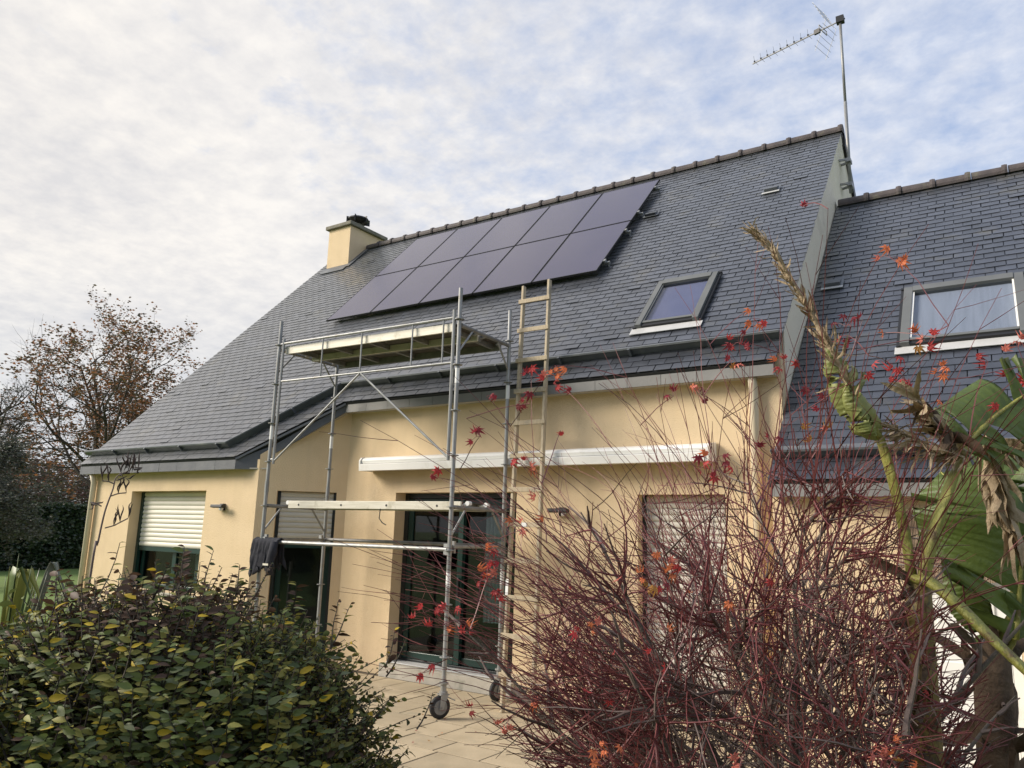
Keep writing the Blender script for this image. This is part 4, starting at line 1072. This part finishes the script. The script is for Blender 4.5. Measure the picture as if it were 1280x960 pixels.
# --- Japanese maple
mp_ = at(985, 960, 3.05); mp_.z = 0
mg = random.Random(23)
ma = thing('maple_tree', 'nearly leafless maple with a dense tangle of dark red twigs before the house', 'tree', tuple(mp_))
limb, tw, twd = MB(), MB(), MB(); nodes = []
mr_ = V((mp_.y, -mp_.x, 0)).normalized(); mf_ = V((mp_.x, mp_.y, 0)).normalized()
def env(q):
    h = V((q.x - mp_.x, q.y - mp_.y, 0)); lt = h.dot(mr_); up_ = q.z - 1.05
    return math.sqrt((lt / (.98 if lt < 0 else .58)) ** 2 + (h.dot(mf_) / .78) ** 2 + (up_ / (1.32 if up_ > 0 else 1.0)) ** 2)
def mrec(p, d, ln, r, lv, outw):
    if lv > 0:
        lim = mg.uniform(.85, 1.12) + (.22 if lv == 3 and mg.random() < .07 else 0)
        k_ = 0
        while env(p + d * ln) > lim and k_ < 6: ln *= .82; k_ += 1
        if k_ == 6 and lv > 1: return
    segs = (8, 6, 6, 5)[lv]
    trop = outw * (.05 if lv < 2 else .035) + V((0, 0, (.045, .03, .015, .01)[lv]))
    q, rd, de = curve(p, d, ln, segs, (.10, .15, .15, .13)[lv], mg, trop, r, max(.0011, r * ((.11, .28, .40, .35)[lv])))
    (limb if lv == 0 else (twd if lv == 1 or mg.random() < (.75 if lv == 2 else .45) * (1.25 if env(p) < .62 else .35) else tw)).tube(q, rd, (7, 5, 4, 3)[lv], caps=False)
    if lv > 0:
        for i in range(1, len(q)): nodes.append(q[i])
    if lv == 3: return
    nc = (10, 9, 6)[lv]
    for k in range(nc):
        f_ = (.22, .15, .12)[lv] + (1 - (.22, .15, .12)[lv]) * (k + mg.random()) / nc; i = min(segs - 1, int(f_ * segs)); c = q[i].lerp(q[i + 1], f_ * segs - i)
        dd = (q[i + 1] - q[i]).normalized(); dn = swerve(dd, R(mg.uniform(22, 66)), mg)
        hor = V((c.x - mp_.x, c.y - mp_.y, 0)); hor = hor.normalized() if hor.length > .05 else outw
        mrec(c, (dn + hor * .15).normalized(), ((.62, .46, .36)[lv]) * mg.uniform(.6, 1.15) * (1.1 - .35 * f_), (.0095, .0046, .0024)[lv] * mg.uniform(.8, 1.1), lv + 1, hor)
# trunk and main limbs fan out low down
trp, trr, _ = curve(mp_ - V((0, 0, .08)), V((0, 0, 1)), .74, 5, .05, mg, r0=.085, r1=.06)
MB().tube(trp, trr, 12).build('trunk', MBARK, ma, smooth=True)
for k, (lat, dep_, up_) in enumerate(((-1.0, .05, .55), (-.95, -.25, .95), (-.75, .35, 1.15), (-.55, -.2, 1.5), (-.25, .3, 1.7), (-.15, -.35, 1.35), (.12, .1, 1.9), (.35, -.25, 1.3), (.55, .25, 1.45), (.75, -.05, .95), (.7, .3, .75), (-.5, .6, .8), (.1, .75, 1.0), (-.35, -.55, .9), (.3, -.5, .8), (-1.0, .3, .8))):
    d = (mr_ * lat + mf_ * dep_ + V((0, 0, up_))).normalized(); ow = (mr_ * lat + mf_ * dep_).normalized()
    mrec(trp[-1 - (k % 3)] + V((0, 0, .0)), d, mg.uniform(1.0, 1.3) * (1.22 if up_ > .9 else 1.0), mg.uniform(.017, .026), 0, ow)
# long arching whips that rise out of the crown
cz_ = V((mp_.x, mp_.y, .85)); cand = [q for q in nodes if .45 < env(q) < .95 and q.z > 1.15]
for k in range(400):
    q = cand[mg.randrange(len(cand))]; d = (q - cz_).normalized(); d = (d + rdir(mg) * .30 + V((0, 0, .22))).normalized()
    if d.dot(mr_) > .30: continue
    ro = V((d.x, d.y, 0))
    pts, rad, de = curve(q, d, mg.uniform(.35, .85) * (1.25 if d.z > .5 else .75), 7, .085, mg, ro * .11 - V((0, 0, .05)), .0022, .0008)
    tw.tube(pts, rad, 3, caps=False)
    for j in range(mg.randrange(0, 4)):
        i = mg.randrange(2, 7); a_, b_, c_ = curve(pts[i], swerve((pts[i + 1 if i < 7 else i] - pts[i - 1]).normalized(), R(mg.uniform(20, 45)), mg), mg.uniform(.10, .28), 4, .08, mg, V((0, 0, .02)), .0014, .0006); tw.tube(a_, b_, 3, caps=False)
    nodes += pts[4:]
# star-shaped leaves
def star(cl=.22, tw=0.0):
    b = MB(); angs = [R(a) for a in (-128, -82, -40, 0, 40, 82, 128)]; ln_ = (.45, .75, .95, 1.05, .95, .75, .45)
    b.v.append((0, 0, 0)); 
    for i, (a, l_) in enumerate(zip(angs, ln_)):
        dx, dy = math.cos(a), math.sin(a); w_ = .10 * l_ + .02
        k = len(b.v)
        b.v += [(dx * l_ * .42 - dy * w_, dy * l_ * .42 + dx * w_, .04), (dx * l_ * (1 - cl * .35), dy * l_ * (1 - cl * .35) + tw * l_ * .2, -cl * l_ * l_ + tw * dy * .3), (dx * l_ * .42 + dy * w_, dy * l_ * .42 - dx * w_, .04), (dx * l_ * .42, dy * l_ * .42, -.03)]
        b.f += [(0, k + 2, k + 3), (0, k + 3, k), (k + 3, k + 2, k + 1), (k, k + 3, k + 1)]
    for i in range(6):
        a = 1 + i * 4; b.f.append((0, a, a + 6))
    b.f.append((0, 0 + 3, 0 + 3)) if False else None
    b.m = [0] * len(b.f); return b
STS = [star(.18), star(.55, .4), star(.95, -.5)]
MPL = leaf_mats([('maple_leaf_red', (0.42, 0.05, 0.05)), ('maple_leaf_orange', (0.60, 0.18, 0.075)), ('maple_leaf_dark', (0.24, 0.030, 0.042)), ('maple_leaf_pink', (0.55, 0.17, 0.13)), ('maple_leaf_gold', (0.40, 0.20, 0.05))], .6, .4)
MPV = [[S_.mesh('leaf', m) for m in MPL] for S_ in STS]; MPM = MPV[1]
clus = [(1113, 322, 5, 1), (1003, 258, 1, 2), (942, 398, 3, 0), (936, 388, 1, 1), (925, 428, 6, 2), (915, 450, 3, 4), (983, 452, 4, 0), (842, 495, 2, 2), (875, 492, 3, 2), (864, 480, 1, 3), (693, 457, 4, 1), (684, 470, 3, 0), (664, 470, 3, 0), (707, 487, 2, 0), (662, 505, 4, 2), (608, 496, 2, 2), (652, 582, 4, 0), (600, 545, 3, 2), (547, 597, 2, 0), (890, 578, 6, 2), (897, 585, 3, 0), (1058, 408, 5, 2), (1062, 420, 2, 0), (1153, 424, 4, 0), (1160, 430, 2, 4), (1108, 452, 4, 0), (1128, 470, 4, 0), (1184, 458, 4, 1), (1235, 452, 2, 0), (1270, 428, 3, 3), (1268, 476, 3, 0), (1245, 505, 1, 0), (1175, 500, 2, 0), (1015, 497, 4, 2), (1020, 534, 4, 4), (1104, 416, 1, 1), (1085, 470, 1, 0), (961, 550, 3, 2),
        (605, 700, 6, 0), (608, 725, 6, 0), (620, 740, 3, 0), (530, 766, 4, 0), (575, 776, 5, 0), (558, 757, 2, 0), (643, 655, 2, 1), (655, 662, 1, 1), (680, 650, 1, 1), (822, 712, 6, 1), (832, 704, 3, 1), (825, 722, 4, 4), (856, 727, 2, 1), (752, 776, 2, 3), (774, 722, 1, 3), (718, 797, 2, 3), (817, 828, 2, 1), (757, 930, 3, 1), (755, 955, 2, 1), (928, 945, 2, 3), (1118, 935, 4, 3), (1135, 940, 3, 1), (1108, 950, 2, 4), (660, 870, 3, 3), (530, 840, 2, 0), (590, 892, 2, 0), (635, 900, 3, 3), (912, 752, 1, 1), (966, 725, 1, 0), (747, 873, 2, 0), (836, 787, 1, 1), (700, 540, 1, 0), (668, 610, 2, 0), (1180, 560, 1, 0)]
sup = MB()
for px, py, cnt, colr in clus:
    dd = 3.0 + mg.uniform(-.35, .25)
    if 690 < px < 1150 and py > 560: dd = mg.uniform(2.18, 2.32)
    p = at(px, py, dd)
    best = sorted(nodes[::3], key=lambda q: (q - p).length + max(0, q.z - p.z + .05) * 2)[mg.randrange(3)]
    mid = best.lerp(p, .5) + V((0, 0, .04)) * (p - best).length + rdir(mg) * .02 * (p - best).length
    L0 = (p - best).length
    sup.tube([best, best.lerp(mid, .5) + rdir(mg) * .01 * L0, mid, mid.lerp(p, .5) + V((0, 0, .012)) * L0, p], [.0021, .002, .0018, .0015, .0011], 3, caps=False)
    for j in range(cnt):
        c = p + rdir(mg) * (.012 + .016 * cnt ** .5) * (1 if cnt > 1 else .2)
        d = (rdir(mg) * .8 + V((0, 0, -.6)) - FW * .15).normalized(); n1 = (-FW + rdir(mg) * .75).normalized()
        s = mg.uniform(.029, .042) * dd / 3; ci = colr if mg.random() < .65 else mg.choice((0, 1, 2, 3))
        sup.tube([p, p.lerp(c, .5) + V((0, 0, .006)), c], .0009, 3, caps=False)
        link('leaf', MPV[mg.choice((0, 1, 1, 2))][ci], ma, frame(c, d, n1, s))
for k in range(150):       # withered remnants and tiny tips through the crown
    c = nodes[mg.randrange(len(nodes))]
    if inframe(c) and mg.random() < .35:
        link('leaf', MPM[mg.choice((0, 1, 2, 3))], ma, frame(c + rdir(mg) * .01, (rdir(mg) + V((0, 0, -.7))).normalized(), (-FW + rdir(mg)).normalized(), mg.uniform(.012, .022)))
limb.build('limbs', MBARK, ma, smooth=True, kind='stuff'); twd.build('branchlets', MTWIG_D, ma, kind='stuff'); tw.build('twigs', MTWIG, ma, kind='stuff'); sup.build('leaf_twigs', MTWIG, ma, kind='stuff')

# --- bananas
BGRN = mat('banana_green', (0.085, 0.13, 0.026), (0.125, 0.175, 0.042), 3, .45, .2, 60, transl=.32, c3=(0.19, 0.20, 0.07), s3=4, t3=(.6, .8))
BPAL = mat('banana_pale', (0.20, 0.24, 0.07), (0.28, 0.30, 0.10), 4, .5, .2, 60, transl=.25)
BPET = mat('banana_petiole', (0.19, 0.20, 0.04), (0.33, 0.31, 0.075), 16, .55, .6, 60, c3=(0.13, 0.085, 0.035), s3=17, t3=(.52, .66), stretch=(1, 1, .4))
BDRY = mat('banana_dry', (0.30, 0.22, 0.13), (0.46, 0.37, 0.25), 14, .85, .5, 60, c3=(0.15, 0.09, 0.05), s3=7, transl=.1)
BBRN = mat('banana_brown', (0.07, 0.045, 0.028), (0.12, 0.08, 0.05), 9, .85, .5, 40)
BSTM = mat('banana_stem', (0.20, 0.145, 0.045), (0.29, 0.23, 0.075), 6, .6, .3, 40, c3=(0.06, 0.04, 0.025), s3=9, t3=(.5, .62), stretch=(1, 1, .35))
bgr = random.Random(41)
def bez(pts, n):
    P = [V(p) for p in pts]; o = []
    P = [P[0] * 2 - P[1]] + P + [P[-1] * 2 - P[-2]]; m_ = len(P) - 3
    for i in range(n + 1):
        t = i / n * m_; k = min(m_ - 1, int(t)); f_ = t - k; a, b_, c, d = P[k:k + 4]
        o.append(.5 * ((2 * b_) + (c - a) * f_ + (2 * a - 5 * b_ + 4 * c - d) * f_ * f_ + (3 * b_ - a - 3 * c + d) * f_ ** 3))
    return o
def blade(par, ctrl, wid, face, m, droop=.25, tears=6, seed=1, rib=True, wl=1.0, wr=1.0, ribm=None):
    """big leaf: midrib along ctrl; face = direction the upper surface looks; each side split in lobes by tears"""
    g = random.Random(seed); n = 60; pts = bez(ctrl, n); b = MB(); face = V(face).normalized()
    tl = sorted(g.sample(range(4, n - 4), tears)); tr_ = sorted(g.sample(range(4, n - 4), tears))
    for side, tt, wf in ((-1, tl, wl), (1, tr_, wr)):
        cuts = [0] + tt + [n]
        for a, c in zip(cuts[:-1], cuts[1:]):
            dr = droop + g.uniform(-.22, .30); sh_ = g.uniform(-.05, .05); rows = []
            for i in range(a, c + 1):
                t = i / n; d = (pts[min(i + 1, n)] - pts[max(i - 1, 0)]).normalized(); lat = d.cross(face).normalized() * side; nn = lat.cross(d) * side
                if nn.dot(face) < 0: nn = -nn
                prof = min(1, (t / .10) ** .6 if t > 0 else 0) * (1 - max(0, (t - .45) / .55) ** 2.2)
                edge = .0 if (i in (a, c) and i not in (0, n)) else 0
                wd_ = max(.004, wid * wf * prof) ; row = []
                for k in range(6):
                    q = k / 5; ang = -.25 + dr * 2.0 * q
                    cor = .0055 * math.sin(i * 2.1) * q + .006 * noise.noise(V((i * .35, k * .5, seed)))
                    shr = .034 * (1 if i == a and a > 0 else (-1 if i == c and c < n else 0)) * q
                    row.append(pts[i] + lat * wd_ * q * math.cos(ang) - nn * wd_ * q * math.sin(ang) + nn * cor + d * (wd_ * q * (.30 + sh_) + shr))
                rows.append(row)
            o = len(b.v)
            for row in rows: b.v += [tuple(p) for p in row]
            for i in range(len(rows) - 1):
                for k in range(5):
                    q = o + i * 6 + k; b.f.append((q, q + 1, q + 7, q + 6) if side > 0 else (q, q + 6, q + 7, q + 1)); b.m.append(0)
    lf = b.build('leaf_blade', m, par, smooth=True)
    if rib: MB().tube(pts[::4], [.011 * (1 - .75 * i / (n // 4)) for i in range(n // 4 + 1)], 7).build('midrib', ribm or BPET, lf, smooth=True)
    return lf
def petiole(par, ctrl, r0, r1, m=BPET):
    pts = bez(ctrl, 16); b = MB()
    K = 10; prof = [(math.cos(2 * math.pi * k / K), math.sin(2 * math.pi * k / K) * (.8 if math.sin(2 * math.pi * k / K) < 0 else .35)) for k in range(K)]
    for i, p in enumerate(pts):
        d = (pts[min(i + 1, 16)] - pts[max(i - 1, 0)]).normalized(); x = d.cross(V((0, 0, 1)));
        if x.length < .05: x = RT.copy()
        x.normalize(); y = x.cross(d); r = r0 + (r1 - r0) * i / 16
        b.v += [tuple(p + x * a * r + y * c * r) for a, c in prof]
    for i in range(16):
        for k in range(K): b.f.append((i * K + k, i * K + (k + 1) % K, (i + 1) * K + (k + 1) % K, (i + 1) * K + k)); b.m.append(0)
    b.build('petiole', m, par, smooth=True); return pts
def shreds(par, ctrl, n, ln, wd, m, seed, grav=.5, nm='dry_leaf', core=.010, spread=.5, taper=0.0):
    """withered leaf: a rib wrapped in crumpled strips"""
    g = random.Random(seed); pts = bez(ctrl, 24); b = MB()
    b.tube(pts, [core * (1 - .6 * i / 24) for i in range(25)], 6)
    for k in range(n):
        i = g.randrange(0, 24); p = pts[i].copy(); d = (pts[i + 1] - pts[i]).normalized(); f_ = 1 - taper * i / 24
        dv = (d * g.uniform(.3, 1.1) + rdir(g) * spread + V((0, 0, -grav * g.random()))).normalized(); sd_ = perp(dv)[g.randrange(2)]; w_ = wd * f_ * g.uniform(.4, 1.2); L_ = ln * f_ * g.uniform(.4, 1.1)
        S = 6; o = len(b.v); p += rdir(g) * core * .8
        for s in range(S + 1):
            t = s / S; ww_ = w_ * (math.sin(math.pi * min(1, .12 + t * .9)) ** .6 if t < 1 else .02)
            dv = (dv + rdir(g) * .33 + d * .12 + V((0, 0, -grav * .16))).normalized(); sd_ = (sd_ + rdir(g) * .5); sd_ = (sd_ - dv * sd_.dot(dv)).normalized()
            nn = dv.cross(sd_)
            b.v += [tuple(p - sd_ * ww_ * .5 + nn * ww_ * .22), tuple(p), tuple(p + sd_ * ww_ * .5 + nn * ww_ * .22)]
            p = p + dv * L_ / S
        for s in range(S):
            for q in (0, 1): a = o + s * 3 + q; b.f.append((a, a + 1, a + 4, a + 3)); b.m.append(0)
    return b.build(nm, m, par, smooth=True)
D1 = 2.85
b0 = at(1146, 960, D1); b0.z = 0
ba = thing('banana_plant', 'banana plant with thin mottled stem, yellow green stalks and a withered upright leaf', 'plant', tuple(b0))
tp = at(1147, 722, D1)
pts = bez([b0, b0.lerp(tp, .5) + RT * .012, tp], 14)
MB().tube(pts, [.048 - .010 * i / 14 for i in range(15)], 14).build('pseudostem', BSTM, ba, smooth=True)
sm = MB(); g = random.Random(4)
shreds(ba, [b0.lerp(tp, .70), b0.lerp(tp, .85), tp], 26, .18, .04, BBRN, 12, .8, 'dry_sheath', .036, .5)
pe = petiole(ba, [at(1144, 735, D1), at(1135, 680, D1), at(1118, 605, D1 - .02), at(1100, 545, D1 - .05)], .027, .018)
blade(ba, [at(1102, 552, D1 - .05), at(1085, 520, D1 - .08), at(1066, 494, D1 - .1), at(1052, 460, D1 - .12), at(1034, 425, D1 - .14)], .125, -FW + RT * .2 + V((0, 0, .3)), BPAL, .42, 4, 3, True, .55, .95)
blade(ba, [at(1096, 545, D1 - .10), at(1083, 523, D1 - .12), at(1066, 500, D1 - .13), at(1058, 478, D1 - .14)], .09, -FW - RT * .3 + V((0, 0, .5)), BPAL, .8, 3, 8, False, .7, .5)
shreds(ba, [at(1066, 494, D1 - .1), at(1040, 440, D1 - .13), at(1010, 385, D1 - .15), at(985, 345, D1 - .17), at(962, 308, D1 - .18), at(938, 284, D1 - .18)], 230, .11, .012, BDRY, 5, .10, 'dry_leaf', .011, .34, .5)
pe2 = petiole(ba, [at(1150, 735, D1), at(1158, 690, D1), at(1174, 640, D1 + .02), at(1190, 598, D1 + .05), at(1206, 560, D1 + .08)], .038, .016)
blade(ba, [at(1204, 563, D1 + .08), at(1225, 538, D1 + .12), at(1255, 512, D1 + .2), at(1300, 485, D1 + .3), at(1370, 470, D1 + .45)], .17, -FW + V((0, 0, .55)) + RT * .1, BGRN, .22, 5, 6, True, .9, 1)
shreds(ba, [at(1208, 568, D1 + .05), at(1188, 552, D1 + .02), at(1168, 530, D1 - .02), at(1150, 505, D1 - .04), at(1140, 494, D1 - .05)], 52, .12, .026, BDRY, 9, .5, 'dry_leaf', .012, .6)
shreds(ba, [at(1205, 572, D1 + .03), at(1170, 562, D1 + .0), at(1135, 545, D1 - .03), at(1112, 535, D1 - .05)], 100, .13, .010, BDRY, 10, .55, 'dry_leaf', .006, .75)
shreds(ba, [at(1150, 500, D1), at(1165, 520, D1), at(1190, 545, D1)], 16, .11, .04, BBRN, 14, .4, 'dry_leaf', .01, .6)
pe3 = petiole(ba, [at(1146, 722, D1 - .02), at(1165, 727, D1 - .06), at(1200, 756, D1 - .1), at(1240, 796, D1 - .14), at(1300, 852, D1 - .18)], .030, .021)
D2 = 3.6
b1 = at(1238, 960, D2); b1.z = 0
bc = thing('banana_plant', 'second banana plant with broad green leaves and dried brown sheaths', 'plant', tuple(b1))
tp = at(1238, 800, D2)
MB().tube(bez([b1, b1.lerp(tp, .5), tp], 10), [.085 - .02 * i / 10 for i in range(11)], 14).build('pseudostem', BBRN, bc, smooth=True)
shreds(bc, [b1.lerp(tp, .25), b1.lerp(tp, .6), tp], 46, .42, .09, BBRN, 22, .9, 'dry_sheath', .06, .5)
petiole(bc, [at(1240, 810, D2), at(1256, 780, D2), at(1275, 752, D2 + .0), at(1300, 725, D2)], .034, .022)
petiole(bc, [at(1236, 815, D2), at(1228, 770, D2), at(1222, 735, D2), at(1226, 705, D2)], .03, .018)
petiole(bc, [at(1242, 815, D2), at(1262, 800, D2), at(1272, 720, D2 + .1), at(1270, 660, D2 + .1)], .03, .018)
blade(bc, [at(1270, 800, D2 - .12), at(1274, 740, D2 - .1), at(1276, 690, D2 - .1), at(1268, 640, D2 - .12), at(1250, 600, D2 - .1), at(1236, 575, D2 - .08)], .30, -FW + V((0, 0, .12)), BGRN, .18, 3, 31, True, 1.15, .5)
blade(bc, [at(1252, 720, D2 + .14), at(1232, 668, D2 + .2), at(1206, 622, D2 + .24), at(1176, 590, D2 + .28)], .24, -FW + V((0, 0, .5)), BGRN, .15, 3, 33, True, .75, 1.0)
blade(bc, [at(1285, 660, D2 + .2), at(1262, 620, D2 + .25), at(1236, 590, D2 + .3), at(1205, 585, D2 + .3)], .26, -FW * .8 + V((0, 0, .5)), BGRN, .25, 4, 35)
blade(bc, [at(1226, 705, D2 - .05), at(1216, 725, D2 - .08), at(1222, 760, D2 - .1), at(1230, 800, D2 - .1)], .10, -FW, BGRN, .3, 2, 36, False)
blade(bc, [at(1300, 820, D2), at(1330, 740, D2), at(1330, 640, D2), at(1300, 560, D2)], .24, -FW + V((0, 0, .3)), BGRN, .2, 4, 37)
shreds(bc, [at(1234, 544, D2 - .4), at(1240, 580, D2 - .42), at(1252, 620, D2 - .42), at(1268, 665, D2 - .42)], 60, .22, .045, BDRY, 45, .7, 'dry_leaf', .010, .35)
shreds(bc, [at(1236, 548, D2 - .4), at(1255, 556, D2 - .4), at(1290, 566, D2 - .4)], 16, .2, .05, BDRY, 46, .3, 'dry_leaf', .008, .5)
shreds(bc, [at(1180, 650, D2 + .1), at(1190, 670, D2 + .1), at(1196, 690, D2 + .1)], 14, .15, .05, BBRN, 47, .8, 'dry_leaf', .01, .5)

# --- flax and its seed stalk
FLX = [mat('flax_leaf', (0.10, 0.15, 0.05), (0.17, 0.22, 0.085), 6, .45, .2, 40, transl=.2, stretch=(1, 1, .2)), mat('flax_leaf_yellow', (0.26, 0.28, 0.05), (0.34, 0.34, 0.09), 6, .45, transl=.25), mat('flax_leaf_grey', (0.12, 0.13, 0.09), (0.22, 0.23, 0.17), 6, .4, transl=.1), BDRY]
fb = at(2, 850, 4.4); fb.z = 0
fx = thing('flax_plant', 'flax clump with long arching strap leaves behind the evergreen shrub', 'plant', tuple(fb))
def strap(par, ctrl, wd, m, g):
    pts = bez(ctrl, 18); b = MB(); sgn_ = 1; tw_ = g.uniform(-.8, .8)
    for i, p in enumerate(pts):
        t = i / 18; d = (pts[min(i + 1, 18)] - pts[max(i - 1, 0)]).normalized(); x = RT * sgn_ + FW * tw_; x = (x - d * x.dot(d)).normalized(); n1 = x.cross(d); w_ = wd * (1 - t ** 3) * (.6 + .4 * math.sin(math.pi * min(1, t * 1.4)))
        b.v += [tuple(p - x * w_ + n1 * w_ * .5), tuple(p), tuple(p + x * w_ + n1 * w_ * .5)]
    for i in range(18):
        for k in (0, 1): a = i * 3 + k; b.f.append((a, a + 1, a + 4, a + 3)); b.m.append(0)
    o = b.build('strap_leaf', m, par, smooth=True); md = o.modifiers.new('s', 'SOLIDIFY'); md.thickness = .002
FD = 4.4
for k in range(34):
    tx = bgr.uniform(-70, 62); ty = 690 + abs(tx - 5) * .35 + bgr.uniform(-14, 46); dd = FD + bgr.uniform(-.3, .3)
    tip = at(tx, ty, dd); b_ = fb + RT * (tx * .0012 + bgr.uniform(-.06, .06)) + FW * bgr.uniform(-.1, .1); b_.z = 0
    mid = b_.lerp(tip, .55) + V((0, 0, .10)) - RT * (tx - 5) * .0012
    ctrl = [b_, mid, tip]
    if k % 4 == 0: ctrl += [tip + RT * (.05 if tx > 0 else -.05) - V((0, 0, .02)), tip + RT * (.10 if tx > 0 else -.10) - V((0, 0, .12))]
    strap(fx, ctrl, bgr.uniform(.018, .032), FLX[bgr.choice((0, 0, 0, 1, 2, 2))], bgr)

PODM = mat('seed_pod', (0.045, 0.030, 0.027), (0.08, 0.055, 0.048), 9, .8)
SDM = 4.25
sb = at(98, 800, SDM); sb.z = 0
ss_ = thing('seed_stalk', 'tall dried flower stalk with dark curved seed pods against the front wall', 'plant', tuple(sb))
ctrl = [sb, at(113, 720, SDM), at(122, 680, SDM), at(131, 640, SDM), at(141, 612, SDM), at(146, 596, SDM), at(162, 588, SDM)]
MB().tube(bez(ctrl, 26), [.0062 - .0040 * i / 26 for i in range(27)], 7).build('stem', MTWIG_D, ss_, smooth=True)
def pod(p, d, L_):
    q = bez([p, p + d * L_ * .4 + V((0, 0, .01)), p + d * L_ * .8 + V((0, 0, .02)) + RT * pg.uniform(-.012, .022), p + d * L_ + V((0, 0, .03))], 8)
    MB().tube(q, [.001, .0020, .0034, .0040, .0040, .0036, .0026, .0014, .0006], 6).build('seed_pod', PODM, ss_, smooth=True)
pg = random.Random(6)
for side in ([(131, 660), (142, 657), (150, 653), (160, 648)], [(139, 620), (148, 617), (158, 616)], [(127, 633), (120, 629), (113, 628)], [(143, 605), (136, 602), (128, 601)]):
    c = [at(x, y, SDM) for x, y in side]; MB().tube(bez(c, 8), .0032, 5).build('side_stem', MTWIG_D, ss_)
    for p in c[1:]:
        for k in range(2): pod(p, (UP + rdir(pg) * .45).normalized() if side[0][0] > 128 else (-UP * .5 + rdir(pg) * .7).normalized(), pg.uniform(.045, .07))
for k in range(22):
    x = pg.uniform(150, 175); p = at(x, 590 - (x - 150) * .12 + pg.uniform(-4, 6), SDM + pg.uniform(-.03, .03)); pod(p, (UP * pg.choice((1, 1, -.8)) + rdir(pg) * .6).normalized(), pg.uniform(.035, .075))

# --- a few fallen leaves on the paving
fg = random.Random(12)
for k in range(14):
    x = fg.uniform(-5.6, -3.2); y = fg.uniform(5.2, 7.4)
    o = link('fallen_leaf', MPM[fg.choice((1, 2, 3, 4))], None, Matrix.Translation((x, y, .012)) @ Matrix.Rotation(fg.uniform(0, 6), 4, 'Z') @ Matrix.Rotation(R(180), 4, 'X') @ Matrix.Scale(fg.uniform(.02, .03), 4))
    tag(o, 'small curled fallen maple leaf lying on the paving slabs', 'leaf', 'fallen leaves on the paving')
